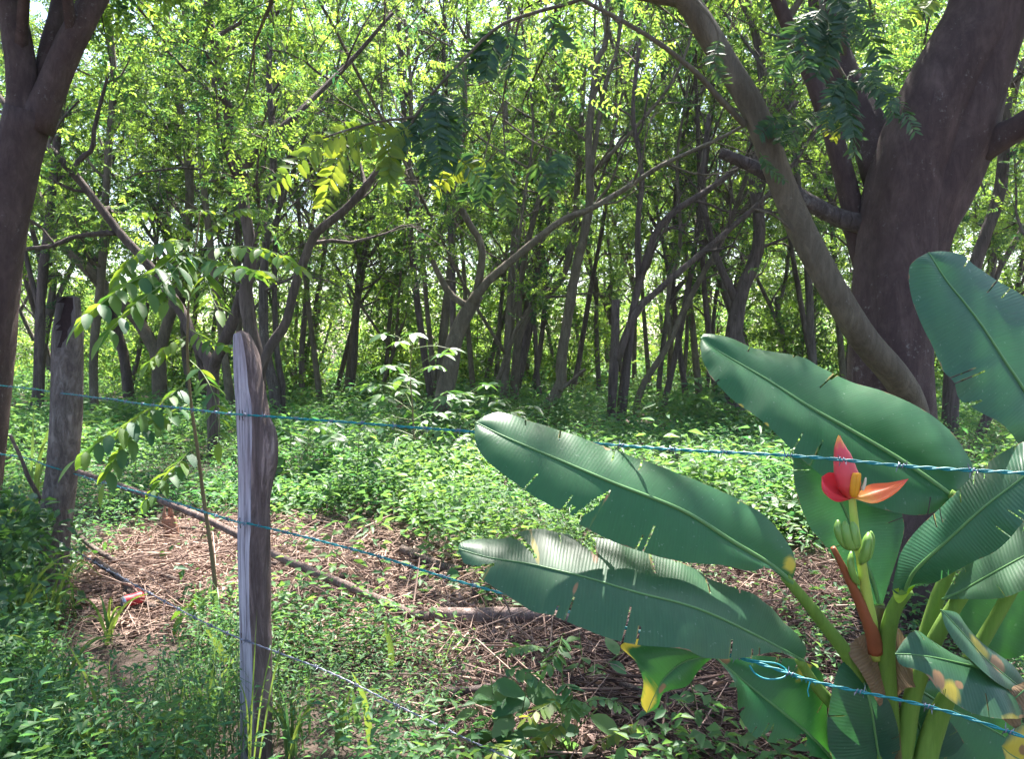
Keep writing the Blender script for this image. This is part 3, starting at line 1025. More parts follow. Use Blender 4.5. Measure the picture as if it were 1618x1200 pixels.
straw(19000, 0.10, 0.45, 0.0021, 0.07)
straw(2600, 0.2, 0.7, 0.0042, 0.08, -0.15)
n = 9000
lo_, hi_ = LITTER.min(0), LITTER.max(0)
x, y = rg.uniform(lo_[0], hi_[0], n), rg.uniform(2.4, hi_[1], n)
ok = inside(LITTER, x, y)
x, y = x[ok], y[ok]
n = len(x)
D = rg.normal(size=(n, 3)) * np.array([1, 1, .3])
N = np.array([0, 0, 1.0]) + 0.6 * rg.normal(size=(n, 3))
L = rg.uniform(0.03, 0.09, n)
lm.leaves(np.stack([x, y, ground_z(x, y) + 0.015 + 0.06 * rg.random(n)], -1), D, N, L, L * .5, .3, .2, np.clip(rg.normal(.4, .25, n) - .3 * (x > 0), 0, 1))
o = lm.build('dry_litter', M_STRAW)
tag(o, 'dry straw, dead leaves and fine twigs on the cleared ground', 'litter', kind='stuff')

# ------------------------------------------------------------------ fallen branches and sticks
M_LOGB = bark_mat('log_bark', (0.16, 0.11, 0.095), (0.30, 0.215, 0.19), (0.42, 0.32, 0.29), 7, 0.3)
def stick(name, label, path, w0, w1, mat=M_DEADWOOD, cat='branch', lump=.12, seed=1, group=None):
    P = np.array([at(*q) for q in path])
    S0 = spline(P, max(8, len(path) * 4))
    md = np.mean([q[2] for q in path])
    rad = np.linspace(w0, w1, len(S0)) / FPX * md / 2
    low = S0[:, 2] < rad + .05
    S0[low, 2] = np.maximum(S0[low, 2], ground_z(S0[low, 0], S0[low, 1]) + rad[low] * .7 + .065)
    o = MB().tube(S0 - P[0], rad, 9, True, lump, seed).build(name, mat, origin=None)
    o.location = P[0]
    return tag(o, label, cat, group)


stick('fallen_branch', 'long thick fallen branch running from behind the round post down to the litter', [(100, 738, 5.05), (180, 765, 4.95), (250, 790, 4.85), (340, 828, 4.75), (440, 880, 4.6), (560, 932, 4.42), (640, 968, 4.3), (690, 993, 4.2)], 9, 15, M_LOGB, seed=3)
stick('fallen_log', 'dark weathered log lying level on the litter at the end of the long branch', [(680, 998, 4.22), (760, 1001, 4.2), (850, 1004, 4.2), (960, 1016, 4.1), (1050, 1022, 4.08)], 27, 21, M_LOGB, seed=4)
stick('broken_stick', 'dark stick slanting down from the round post to the soda can', [(150, 886, 4.75), (185, 910, 4.68), (208, 940, 4.55), (226, 966, 4.45), (246, 990, 4.36)], 11, 9, M_DEADWOOD, 'stick', seed=5)
stick('crossing_stick', 'dark stick crossing the litter above the soda can', [(118, 842, 5.6), (160, 875, 5.3), (200, 895, 5.2), (255, 925, 5.0), (290, 940, 4.85)], 9, 7, M_DEADWOOD, 'stick', seed=6)
stick('short_log', 'short brown log poking out of the litter above the middle wire', [(636, 868, 5.6), (665, 884, 5.45), (700, 908, 5.2), (730, 925, 5.1)], 17, 14, M_DEADWOOD, 'log', seed=7)
stick('bare_twig', 'crooked bare twig leaning beside the round post', [(16, 688, 4.7), (32, 722, 4.7), (45, 755, 4.72), (68, 800, 4.75), (95, 880, 4.75)], 5, 9, M_DEADWOOD, 'twig', seed=8)
stick('pale_stick', 'pale stick lying on the litter beside the soda can', [(232, 978, 4.45), (280, 966, 4.5), (330, 955, 4.6), (372, 945, 4.7)], 6, 5, M_BRSTEM, 'stick', seed=9)
stick('charred_log', 'short black charred log on the ground under the lower wire', [(700, 1134, 3.28), (740, 1132, 3.3), (775, 1126, 3.33)], 17, 15, M_BARK, 'log', seed=10)
for i, (a, b, c, wd) in enumerate([((430, 905, 5.2), (470, 890, 5.35), (500, 870, 5.5), 10), ((560, 1010, 4.1), (600, 1025, 4.0), (690, 1050, 3.8), 8),
                                   ((640, 1030, 4.0), (700, 1040, 3.9), (790, 1045, 3.85), 10), ((250, 830, 6.3), (330, 838, 6.2), (420, 836, 6.3), 6),
                                   ((480, 1010, 4.2), (560, 985, 4.3), (640, 1010, 4.2), 7), ((980, 1110, 3.4), (1060, 1130, 3.3), (1160, 1090, 3.5), 9),
                                   ((1000, 1150, 3.2), (1100, 1140, 3.2), (1190, 1160, 3.15), 6), ((1060, 1090, 3.5), (1100, 1130, 3.3), (1180, 1180, 3.1), 8)]):
    stick('dead_branch', ['dead branch forking off the long branch beside the split post', 'thin dead branch lying below the level log', 'dark dead branch half buried under the level log',
                          'thin dead branch lying at the back edge of the litter', 'curved dead branch in front of the long fallen branch',
                          'thick dead branch on the dark litter under the torn banana leaf', 'thin dead branch across the litter by the lower picture edge',
                          'dead branch slanting down through the litter under the torn banana leaf'][i], [a, b, c], wd, wd * .6, M_DEADWOOD, 'branch', .1, 20 + i)
P = at(268, 868, 6.2)
M_STUMP = plain_mat('stump_wood', (0.30, 0.16, 0.11), .9, .2, var=.6, scale=25, bump=.6)
t = thing('tree_stump', 'small reddish broken stump standing in the sunlit litter', 'stump', (P[0], P[1], 0))
o3 = np.array([P[0], P[1], 0])
hh = np.linspace(0, 1, 9)
pts = np.stack([0.012 * np.sin(hh * 5) + hh * .015, 0 * hh, hh * .20 - .04], 1)
MB().tube(o3 + pts, 0.055 * (1 + .45 * np.exp(-hh * 5)) * (1 - .15 * hh), 14, True, .25, 44).build('stump_body', M_STUMP, t)
for dx, dy, hg, rw in ((-.025, -.02, .11, .026), (.02, .0, .07, .022), (-.005, .025, .13, .020), (.035, -.015, .04, .016)):
    q = np.array([[dx, dy, .12], [dx * 1.1, dy, .16 + hg * .5], [dx * .9 + .01, dy, .16 + hg]])
    MB().tube(o3 + spline(q, 6), np.linspace(rw, .003, 6), 6, True, .2, 9).build('splinter', M_STUMP, t)

# crushed drink can
P = at(208, 972, 4.35)
P[2] = max(P[2], .10)
t = thing('drink_can', 'red and silver crushed drink can lying in the weeds', 'can', tuple(P))
axis = norm(np.array([0.72, 0.66, 0.08]))
prof = [(0, .024), (.004, .026), (.010, .0325), (.016, .033)]
body = [(.016, .033), (.035, .0325), (.055, .031), (.075, .0325), (.095, .033), (.108, .030), (.113, .026)]
MB().tube(P + axis * np.array([q[0] for q in prof])[:, None] - axis * .05, [q[1] for q in prof], 24).build('rim', plain_mat('can_metal', (.55, .56, .6), .3, .5, .9), t)
MB().tube(P + axis * np.array([q[0] for q in body])[:, None] - axis * .05, [q[1] for q in body], 24, False, .03).build('body', plain_mat('can_red', (.42, .03, .05), .4, .5, .3, .35), t)
MB().tube(P + axis * np.array([.0, .006, .0061])[:, None] - axis * .05, [.0245, .021, .0005], 24).build('lid', plain_mat('can_lid', (.35, .37, .45), .3, .5, .9), t)

# ------------------------------------------------------------------ fence
WOODP, nt, out = new_mat('weathered_wood')
w = NT(nt)
v = w.coord('Object', (1, 1, .06))
n1 = w.noise(70, 6, .7, v)
n2 = w.noise(9, 4, .6, w.coord('Object', (1, 1, .25)))
col = w.ramp(n1, [(.34, (.10, .08, .10)), (.5, (.34, .30, .35)), (.66, (.50, .45, .51))])
col = w.mix(w.ramp(n2, [(.5, (0, 0, 0)), (.75, (1, 1, 1))]), col, (.20, .14, .15))
p = w.node('BsdfPrincipled')
w.link(col, p.inputs['Base Color'])
p.inputs['Roughness'].default_value = .9
w.link(w.bump(n1, .6, .006), p.inputs['Normal'])
w.link(p.outputs[0], out.inputs['Surface'])
M_POSTB = bark_mat('post_bark', (.16, .108, .105), (.32, .232, .225), (.45, .35, .345), 12, .25, .2, .8)
M_POSTR = bark_mat('round_post_bark', (.13, .10, .092), (.25, .205, .188), (.37, .32, .29), 9, 1.3, .6, .7)
M_CUT = plain_mat('dark_cut_wood', (.045, .028, .026), .95, .1, var=.5, scale=60, bump=.4)

# split post: one flat weathered face, one rough bark side
D2 = 2.86
rows = [(527, 367, 377, 389), (531, 365.5, 378, 394), (545, 365, 381, 401), (575, 365.5, 385, 411), (610, 367, 389, 416), (640, 369, 394, 422), (662, 370, 394, 427), (682, 371, 394, 434), (705, 372, 394, 437),
        (735, 373, 393, 436), (765, 373, 393, 430), (800, 373, 393, 426), (850, 372, 391, 425), (910, 373, 389, 426), (980, 375, 391, 427), (1060, 376, 396, 428), (1140, 376, 398, 428), (1220, 377, 398, 429), (1290, 377, 398, 430)]
R2 = spline(np.array([(at(l, y, D2)[0], at(c, y, D2 - .035)[0], at(rt, y, D2 + .02)[0], at(400, y, D2)[2]) for y, l, c, rt in rows]), 70)
t = thing('fence_post', 'split wooden post with one flat pale weathered face and one dark bark side', 'fence post', tuple(at(400, 1212, D2) * np.array([1, 1, 0])))
POST2 = t
face, bark = MB(), MB()
nr = len(R2)
rj = np.random.default_rng(3)
fv, bv = [], []
for i, (l, c, rt, z) in enumerate(R2):
    j = vnoise(np.array([z * 14]), np.array([2.]), 5)[0] * .006
    c = c + .011
    pl, pc, pr = np.array([l, D2 + .02, z]), np.array([c + j * .4, D2 - .045, z]), np.array([rt, D2 + .03, z])
    fv.append([pl + (pc - pl) * s + np.array([0, -.004 * math.sin(s * 3.14), 0]) for s in np.linspace(0, 1, 6)])
    arc = []
    wd = rt - c
    for s in np.linspace(0, 1, 9):
        a = s * math.pi * .5
        arc.append(np.array([c + j * .4 + wd * math.sin(a) , D2 - .045 + .075 * (1 - math.cos(a)), z]))
    for s in np.linspace(0, 1, 7)[1:]:
        a = math.pi * s
        mx_ = (l + rt) / 2
        hw = (rt - l) / 2
        arc.append(np.array([mx_ + hw * math.cos(a), D2 + .03 + .06 * math.sin(a) - .01 * s, z]))
    arc = np.array(arc)
    k = (vnoise(arc[:, 0] * 60 + 9, arc[:, 2] * 9 + arc[:, 1] * 30, 6) - .5) * .008
    arc[1:-1, 1] += k[1:-1]
    arc[1:-1, 0] += k[1:-1] * .5
    bv.append(arc)


def grid(mb, G, flip=False, **kw):
    G = np.asarray(G)
    a, b = G.shape[:2]
    i = np.arange(a - 1)[:, None] * b + np.arange(b - 1)[None]
    Q = np.stack([i, i + 1, i + b + 1, i + b], -1).reshape(-1, 4)
    if flip:
        Q = Q[:, ::-1]
    return mb.add(G.reshape(-1, 3), quads=Q, **kw)


grid(face, fv)
grid(bark, bv)
tp = np.vstack([np.array(fv[0]), np.array(bv[0])])
bark.add(np.vstack([tp, tp.mean(0) + np.array([0, 0, .012])]), tris=[(i, (i + 1) % len(tp), len(tp)) for i in range(len(tp))])
face.build('split_face', WOODP, t)
bark.build('bark_side', M_POSTB, t)

# round post with a dark saw cut at its head
D1 = 4.76
rows = [(470, 93, 124), (480, 92, 125), (505, 89, 128), (540, 85, 131), (615, 84, 130), (685, 80, 126), (747, 75, 122), (800, 67, 116), (867, 60, 108), (930, 55, 106), (985, 52, 106)]
R1 = spline(np.array([((at(l, y, D1)[0] + at(rt, y, D1)[0]) / 2, (at(rt, y, D1)[0] - at(l, y, D1)[0]) / 2, at(100, y, D1)[2]) for y, l, rt in rows]), 60)
t = thing('fence_post', 'round bark-covered log post with a dark saw cut at its head', 'fence post', (R1[-1][0], D1, 0))
NS = 28
th = np.linspace(0, 2 * np.pi, NS, endpoint=False)
G, C = [], []
ztop = R1[0][2]
for cx_, hw, z in R1:
    rr_ = hw * (1 + .07 * (vnoise(2 * np.cos(th) + 5, 2 * np.sin(th) + z * 4, 9) - .5) * 2)
    ring = np.stack([cx_ + rr_ * np.cos(th), D1 + rr_ * np.sin(th), np.full(NS, z)], 1)
    cutd = max(0, 1 - (ztop - z) / .30)
    cut = np.zeros(NS)
    if cutd > 0:
        half = .006 + .036 * min(1, cutd * 1.6) ** .7
        lim = D1 - hw * .95 + .085 * cutd ** .6
        inn = (ring[:, 1] < lim) & (ring[:, 0] > cx_ - half * 1.15) & (ring[:, 0] < cx_ + half)
        ring[inn, 1] = lim
        cut[inn] = 1
    G.append(ring)
    C.append(cut)
G, C = np.array(G), np.array(C)
nv = len(G) * NS
i = np.arange(len(G) - 1)[:, None] * NS
j = np.arange(NS)[None]
Q = np.stack([i + j, i + (j + 1) % NS, i + NS + (j + 1) % NS, i + NS + j], -1).reshape(-1, 4)
cf = C.reshape(-1)
isc = cf[Q].mean(1) > .7
mb = MB()
mb.add(G.reshape(-1, 3), quads=Q[~isc])
c0 = G[0].mean(0)
mb.add(np.vstack([G[0], c0 + np.array([0, .02, .012])]), tris=[((q + 1) % NS, q, NS) for q in range(NS)])
mb.build('post_body', M_POSTR, t)
MB().add(G.reshape(-1, 3), quads=Q[isc]).build('saw_cut', M_CUT, t)

M_TEAL = plain_mat('teal_wire_coating', (.006, .21, .23), .45, .4, 0, .3, 120)
M_STAPLE = plain_mat('rusty_staple', (.06, .035, .03), .7, .3)
M_GALV = plain_mat('galvanised_wire', (.22, .23, .30), .45, .5, .7, .4, 160)


def barbed(name, label, pts, mat, sr=.0022, pitch=.075, step=.13, seed=1, skip=None):
    """two twisted strands with a four-point barb every hand's width"""
    rb = np.random.default_rng(seed)
    P = np.array([at(*q) for q in pts])
    L0 = np.linalg.norm(np.diff(P, axis=0), axis=1).sum()
    n = int(L0 / .006)
    S0 = spline(P, n)
    S0[:, 2] += .006 * (vnoise(np.arange(n) * .02, np.full(n, 3.), seed) - .5)
    s = np.linspace(0, L0, n)
    T = norm(np.gradient(S0, axis=0))
    A_ = norm(np.cross(T, [0, 0, 1.]))
    B_ = np.cross(A_, T)
    t = thing(name, label, 'barbed wire', tuple(P[0]))
    for k in (0, 1):
        ph = 2 * np.pi * s / pitch + k * np.pi + .8 * np.sin(s * 9 + seed)
        H = S0 + (A_ * np.cos(ph)[:, None] + B_ * np.sin(ph)[:, None]) * sr * 1.05
        MB().tube(H, sr, 5).build('strand', mat, t)
    q = step * .4
    proto = None
    while q < L0 - .05:
        i = int(q / L0 * (n - 1))
        if proto is None:
            b = MB()
            a = np.linspace(0, 4 * np.pi, 22)
            b.tube(np.stack([np.linspace(-.008, .008, 22), .0052 * np.cos(a), .0052 * np.sin(a)], 1), .0014, 4)
            for sx, dy, dz in ((-.008, 1, .5), (-.006, -.6, -1), (.008, -1, .5), (.006, .6, -1)):
                dv = norm(np.array([sx * 25, dy, dz]))
                b.tube(np.array([[sx, 0, 0], np.array([sx, 0, 0]) + dv * .010, np.array([sx, 0, 0]) + dv * .017]), [.0013, .0012, .0003], 4)
            proto = b.build('barb', M_GALV if rb.random() < 2 else mat, None)
            pr = proto
            pr.parent = t
            ob = pr
        else:
            ob = proto.copy()
            COL.objects.link(ob)
            ob.parent = t
        x_, y_, z_ = T[i], A_[i], B_[i]
        roll = Matrix.Rotation(rb.random() * 6.28, 4, 'X')
        M_ = Matrix(((x_[0], y_[0], z_[0], 0), (x_[1], y_[1], z_[1], 0), (x_[2], y_[2], z_[2], 0), (0, 0, 0, 1)))
        ob.matrix_basis = Matrix.Translation(S0[i] - P[0]) @ M_ @ roll
        q += step * rb.uniform(.85, 1.15)
    return t


W2 = D2 - .055
barbed('barbed_wire', 'teal barbed wire, the top one, running across both posts and past the red flower',
       [(-260, 592, 6.0), (-20, 608, 5.15), (100, 622, D1 - .105), (240, 640, 3.6), (375, 655, W2), (396, 658, W2), (560, 668, 2.62), (750, 684, 2.36), (935, 702, 2.16), (1255, 722, 1.89), (1440, 738, 1.77), (1618, 748, 1.65), (1900, 766, 1.5), (2500, 800, 1.3), (3300, 850, 1.15)], M_TEAL, seed=1)
barbed('barbed_wire', 'teal barbed wire, the middle one, spliced with a loop in front of the banana stems',
       [(-260, 700, 6.0), (0, 718, 5.1), (78, 738, D1 - .11), (125, 752, D1 - .08), (250, 788, 3.5), (374, 826, W2), (398, 830, W2), (580, 876, 2.6), (780, 934, 2.33), (980, 990, 2.14), (1180, 1044, 1.95), (1300, 1082, 1.86), (1480, 1122, 1.75), (1620, 1166, 1.65), (1900, 1260, 1.5), (2500, 1400, 1.3), (3300, 1560, 1.15)], M_TEAL, seed=2)
barbed('barbed_wire', 'thin grey barbed wire, the lowest one, hanging close to the weeds',
       [(-120, 800, 5.6), (62, 846, D1 - .13), (110, 868, D1 - .1), (200, 918, 3.7), (300, 972, 3.15), (376, 1008, W2), (398, 1016, W2), (520, 1064, 2.66), (650, 1126, 2.52), (800, 1196, 2.4), (1000, 1275, 2.2), (1300, 1390, 1.92), (1618, 1500, 1.68), (2500, 1760, 1.3), (3300, 1980, 1.15)], M_GALV, .0016, .07, .15, seed=3)
# staples that hold the wires on the split post
for (x, y) in ((378, 656), (383, 657), (379, 827), (381, 1009)):
    z0 = W2 - .004
    MB().tube(spline(np.array([at(x, y - 8, z0 + .022), at(x, y - 7, z0), at(x, y, z0 - .003), at(x + 1, y + 7, z0), at(x + 1, y + 8, z0 + .022)]), 14), .0016, 5).build('staple', M_STAPLE, POST2)
# splice loop on the middle wire
t = thing('wire_splice', 'twisted loop of teal wire tied on the middle wire before the banana leaf', 'wire', tuple(at(1200, 1055, 1.93)))
lp = [(1178, 1042, 1.94), (1200, 1046, 1.935), (1228, 1050, 1.93), (1244, 1062, 1.92), (1236, 1072, 1.91), (1212, 1074, 1.905), (1194, 1066, 1.915), (1184, 1052, 1.925)]
P = spline(np.array([at(*q) for q in lp]), 60)
MB().tube(P, .0022, 6).build('loop', M_TEAL, t)
P = spline(np.array([at(*q) for q in [(1240, 1062, 1.92), (1262, 1072, 1.9), (1290, 1080, 1.87)]]), 80)
a = np.linspace(0, 14 * np.pi, 80)
MB().tube(P + np.stack([0 * a, np.cos(a), np.sin(a)], 1) * .005, .0016, 5).build('twist', M_TEAL, t)
MB().tube(np.array([at(1280, 1078, 1.87), at(1276, 1092, 1.86), at(1278, 1102, 1.855)]), .0016, 5).build('wire_end', M_TEAL, t)

# ------------------------------------------------------------------ banana plant
G1 = banana_mat('banana_blade', (.011, .085, .030), (.022, .115, .036), (.07, .28, .03), .36, .06)
G2 = banana_mat('banana_blade_bluish', (.014, .072, .040), (.026, .096, .050), (.05, .2, .05), .34, .26)
G3 = banana_mat('banana_blade_old', (.022, .090, .042), (.040, .112, .050), (.07, .22, .05), .38, .16)
G4 = banana_mat('banana_blade_dry', (.20, .115, .055), (.34, .22, .12), (.15, .08, .03), .75, .7)
M_RIB = plain_mat('banana_midrib', (.085, .20, .060), .42, .45, var=.25, scale=12)
M_PET = bark_mat('banana_petiole', (.085, .15, .022), (.14, .25, .038), (.20, .32, .06), 16, 0, .06, .15, .22)
M_SHEATH = bark_mat('banana_sheath', (.07, .045, .02), (.16, .16, .05), (.28, .22, .10), 8, 0, .15, .4)
BP = thing('banana_plant', 'flowering banana plant with broad torn leaves leaning over the wire fence', 'banana plant', tuple(at(1420, HOR, 2.2) * np.array([1, 1, 0])))


def blade(mid, left, right, mat, name='leaf', N=230, M=18, bulge=.006, wave=.004, tears=(), yellow=(), brown=(), rib=(3, 11), seed=1, ribmat=None, parent=None):
    """mid/left/right: (px, py, distance) lists from the tip to the base; left is v<0"""
    parent = parent or BP
    rs = np.random.default_rng(seed)
    Mi, Le, Ri = (spline(np.array([at(*q) for q in pts]), N) for pts in (mid, left, right))
    u = np.linspace(0, 1, N)
    T = norm(np.gradient(Mi, axis=0))
    wv = np.concatenate([-np.linspace(1, 0, M + 1), np.linspace(0, 1, M + 1)[1:]])
    V = np.zeros((N, len(wv), 3))
    LU, LV = np.zeros((N, len(wv))), np.zeros((N, len(wv)))
    length = np.linalg.norm(np.diff(Mi, axis=0), axis=1).sum()
    Nrm = norm(np.cross(Ri - Le, T))
    Nrm[Nrm[:, 1] > 0] *= -1                                  # towards the road side
    ph = rs.random() * 6.28
    for k, q in enumerate(wv):
        E = Le if q < 0 else Ri
        a = abs(q)
        wdt = np.linalg.norm(E - Mi, axis=1)
        base = Mi + (E - Mi) * a
        s = u * length
        und = 2.4 * (vnoise(s * 9 + ph * 3, np.full(N, 3. + (5 if q < 0 else 0)), seed) - .5) + 1.0 * (vnoise(s * 26 + ph, np.full(N, 8. + (4 if q < 0 else 0)), seed + 1) - .5)
        off = bulge * np.sin(np.pi * min(a, 1)) * np.minimum(1, wdt / .06) + wave * und * a ** 1.5 * np.minimum(1, wdt / .05)
        V[:, k] = base + Nrm * off[:, None]
        LU[:, k] = s
        LV[:, k] = np.sign(q) * a * wdt
    i = np.arange(N - 1)[:, None] * len(wv) + np.arange(len(wv) - 1)[None]
    Qd = np.stack([i, i + 1, i + len(wv) + 1, i + len(wv)], -1)
    uc = (u[:-1] + u[1:])[:, None] / 2 + 0 * Qd[..., 0]
    vc = (wv[:-1] + wv[1:])[None] / 2 + 0 * uc
    keep = np.ones(uc.shape, bool)
    if N > 100:
        tears = list(tears) + [(int(rs.choice([-1, 1])), float(rs.uniform(.12, .9)), float(rs.uniform(.0005, .003)), float(rs.uniform(.45, .93))) for _ in range(10)]
    rowi = np.arange(N - 1)[:, None] + 0 * vc
    for (sd, u0, wdh, v0) in tears:
        f = (np.abs(vc) - v0) / (1 - v0)
        if wdh < .0045:
            keep &= ~((np.sign(vc) == sd) & (f > 0) & (rowi == int(u0 * N)))
            continue
        jag = 1 + .35 * np.sin(vc * 11 + u0 * 50)
        keep &= ~((np.sign(vc) == sd) & (f > 0) & (np.abs(uc - u0 + .05 * (np.abs(vc) - v0)) < wdh * f * jag + .0036))
    ye, br = np.zeros((N, len(wv))), np.zeros((N, len(wv)))
    for arr, lst in ((ye, yellow), (br, brown)):
        for (u0, v0, ru, rv) in lst:
            d2 = ((u[:, None] - u0) / ru) ** 2 + ((wv[None] - v0) / rv) ** 2
            np.maximum(arr, np.exp(-d2), out=arr)
    if N > 100:
        rim = (np.abs(wv) > .96)[None] * (.25 + .45 * vnoise(u * 40, u * 0 + 2, seed))[:, None]
        br = np.maximum(br, rim)
        for (sd, u0, wdh, v0) in tears:
            near = np.exp(-((u[:, None] - u0) / .006) ** 2) * (np.sign(wv) == sd)[None] * (np.abs(wv) > v0 - .04)[None]
            br = np.maximum(br, near * .5)
            ye = np.maximum(ye, near * .45)
    mb = MB().add(V.reshape(-1, 3), quads=Qd[keep], leafu=LU.ravel(), leafv=LV.ravel(), yellow=ye.ravel(), brown=br.ravel())
    o = mb.build(name, mat, parent)
    md = np.mean([q[2] for q in mid])
    if rib:
        MB().tube(Mi + Nrm * .0005, np.linspace(rib[0] * .6, rib[1] * .62, N) / FPX * md / 2, 8, True).build('midrib', ribmat or M_RIB, o)
    return o


def stalk(path, w0, w1, mat=None, name='petiole', sides=12, lump=.03):
    md = np.mean([q[2] for q in path])
    P = spline(np.array([at(*q) for q in path]), 30)
    MB().tube(P, np.linspace(w0, w1, 30) / FPX * md / 2, sides, True, lump, 3).build(name, mat or M_PET, BP)


# A: long leaf in the middle
blade([(751, 668, 2.02), (800, 692, 2.0), (873, 723, 2.0), (967, 763, 2.0), (1079, 808, 2.02), (1158, 857, 2.05), (1215, 892, 2.08), (1251, 922, 2.1)],
      [(751, 668, 2.02), (750, 690, 1.99), (755, 710, 1.97), (773, 733, 1.95), (807, 760, 1.94), (840, 783, 1.93), (880, 806, 1.93), (930, 838, 1.93), (1000, 868, 1.94), (1078, 888, 1.96), (1145, 895, 2.0), (1185, 903, 2.03), (1215, 899, 2.06), (1251, 922, 2.1)],
      [(751, 668, 2.02), (766, 657, 2.04), (787, 651, 2.06), (808, 655, 2.07), (840, 666, 2.08), (873, 677, 2.09), (940, 700, 2.1), (1007, 723, 2.11), (1079, 750, 2.12), (1150, 781, 2.14), (1200, 808, 2.15), (1235, 843, 2.15), (1255, 885, 2.13), (1251, 922, 2.1)],
      G1, tears=[(-1, .40, .010, .18), (-1, .345, .006, .75), (1, .37, .004, .9)], yellow=[(.945, .62, .028, .4)], brown=[(.40, -.3, .004, .2), (.36, .97, .01, .08)], seed=1, rib=(4, 15))
stalk([(1240, 912, 2.1), (1266, 942, 2.12), (1300, 985, 2.15), (1340, 1038, 2.17), (1368, 1100, 2.19), (1388, 1180, 2.2), (1396, 1260, 2.2)], 15, 34)
# B: lower leaf, greyer, tip torn into fingers
blade([(724, 868, 1.98), (773, 882, 1.96), (833, 891, 1.94), (873, 900, 1.93), (933, 915, 1.92), (1007, 937, 1.91), (1079, 955, 1.92), (1128, 973, 1.94), (1180, 998, 1.98), (1230, 1024, 2.04), (1270, 1046, 2.1)],
      [(724, 868, 1.98), (735, 893, 1.95), (760, 915, 1.92), (807, 947, 1.89), (840, 966, 1.87), (870, 974, 1.86), (913, 992, 1.85), (960, 1008, 1.84), (1007, 1018, 1.84), (1079, 1026, 1.85), (1120, 1040, 1.87), (1180, 1039, 1.92), (1225, 1032, 1.99), (1270, 1046, 2.1)],
      [(724, 868, 1.98), (728, 858, 2.0), (750, 852, 2.03), (795, 852, 2.05), (823, 839, 2.06), (857, 836, 2.06), (890, 843, 2.06), (930, 848, 2.06), (973, 855, 2.06), (1007, 870, 2.06), (1079, 892, 2.06), (1141, 922, 2.07), (1200, 945, 2.09), (1240, 985, 2.11), (1270, 1020, 2.12), (1270, 1046, 2.1)],
      G3, tears=[(1, .20, .006, .15), (1, .345, .022, .55), (-1, .10, .02, .3), (-1, .43, .003, .35), (-1, .30, .004, .5), (1, .55, .004, .93)], brown=[(.345, .6, .012, .3), (.30, -.3, .006, .2)], yellow=[(.2, .4, .008, .4)], seed=2, rib=(3, 9))
stalk([(1262, 1042, 2.1), (1291, 1087, 2.14), (1340, 1140, 2.17), (1385, 1200, 2.19), (1405, 1270, 2.2)], 14, 30)
# C: ragged leaf low down
blade([(1130, 1040, 2.12), (1178, 1080, 2.12), (1228, 1120, 2.12), (1278, 1162, 2.14), (1318, 1203, 2.16)],
      [(1130, 1040, 2.12), (1150, 1065, 2.08), (1163, 1090, 2.06), (1166, 1120, 2.05), (1178, 1150, 2.05), (1200, 1170, 2.05), (1235, 1178, 2.08), (1280, 1195, 2.12), (1318, 1203, 2.16)],
      [(1130, 1040, 2.12), (1180, 1036, 2.16), (1240, 1040, 2.18), (1290, 1055, 2.2), (1304, 1080, 2.2), (1308, 1125, 2.19), (1311, 1160, 2.18), (1318, 1203, 2.16)],
      G1, tears=[(-1, .50, .02, .55), (-1, .72, .10, .12), (-1, .3, .008, .7), (1, .7, .004, .5)], brown=[(.05, .5, .05, .5)], yellow=[(.5, .9, .04, .3)], seed=3, rib=(5, 10))
stalk([(1312, 1196, 2.16), (1350, 1235, 2.18), (1390, 1290, 2.2)], 14, 24)
# D: hanging piece with a yellow end
blade([(1022, 1128, 2.06), (1034, 1100, 2.07), (1052, 1070, 2.08), (1085, 1045, 2.1), (1140, 1035, 2.12)],
      [(1022, 1128, 2.06), (1012, 1110, 2.06), (1015, 1075, 2.06), (1003, 1045, 2.06), (982, 1020, 2.07), (1040, 1010, 2.1), (1140, 1035, 2.12)],
      [(1022, 1128, 2.06), (1040, 1118, 2.07), (1050, 1095, 2.07), (1085, 1085, 2.09), (1105, 1060, 2.11), (1120, 1045, 2.12), (1140, 1035, 2.12)],
      G1, yellow=[(.05, -.3, .22, .9), (.5, -.95, .2, .15)], brown=[(.28, .4, .07, .4)], N=90, seed=4, rib=(2, 6))
# E: broad upper leaf pointing to the wood
blade([(1107, 534, 2.42), (1138, 557, 2.4), (1211, 600, 2.37), (1278, 643, 2.34), (1345, 681, 2.32), (1411, 720, 2.3), (1461, 753, 2.28), (1506, 786, 2.26)],
      [(1107, 534, 2.42), (1107, 560, 2.38), (1115, 582, 2.35), (1131, 607, 2.32), (1165, 640, 2.3), (1201, 665, 2.27), (1240, 700, 2.25), (1290, 745, 2.23), (1350, 790, 2.22), (1420, 812, 2.22), (1470, 812, 2.24), (1506, 786, 2.26)],
      [(1107, 534, 2.42), (1115, 528, 2.44), (1151, 533, 2.46), (1195, 550, 2.47), (1265, 563, 2.48), (1295, 580, 2.48), (1345, 603, 2.47), (1395, 617, 2.46), (1438, 635, 2.44), (1478, 660, 2.42), (1511, 693, 2.38), (1535, 735, 2.33), (1530, 765, 2.3), (1506, 786, 2.26)],
      G1, yellow=[(.27, -1.0, .012, .06), (.36, -1.0, .010, .05)], seed=5, rib=(4, 14), bulge=.012)
stalk([(1500, 780, 2.26), (1520, 800, 2.25), (1515, 860, 2.24), (1480, 950, 2.23), (1450, 1060, 2.22), (1425, 1200, 2.2)], 16, 30)
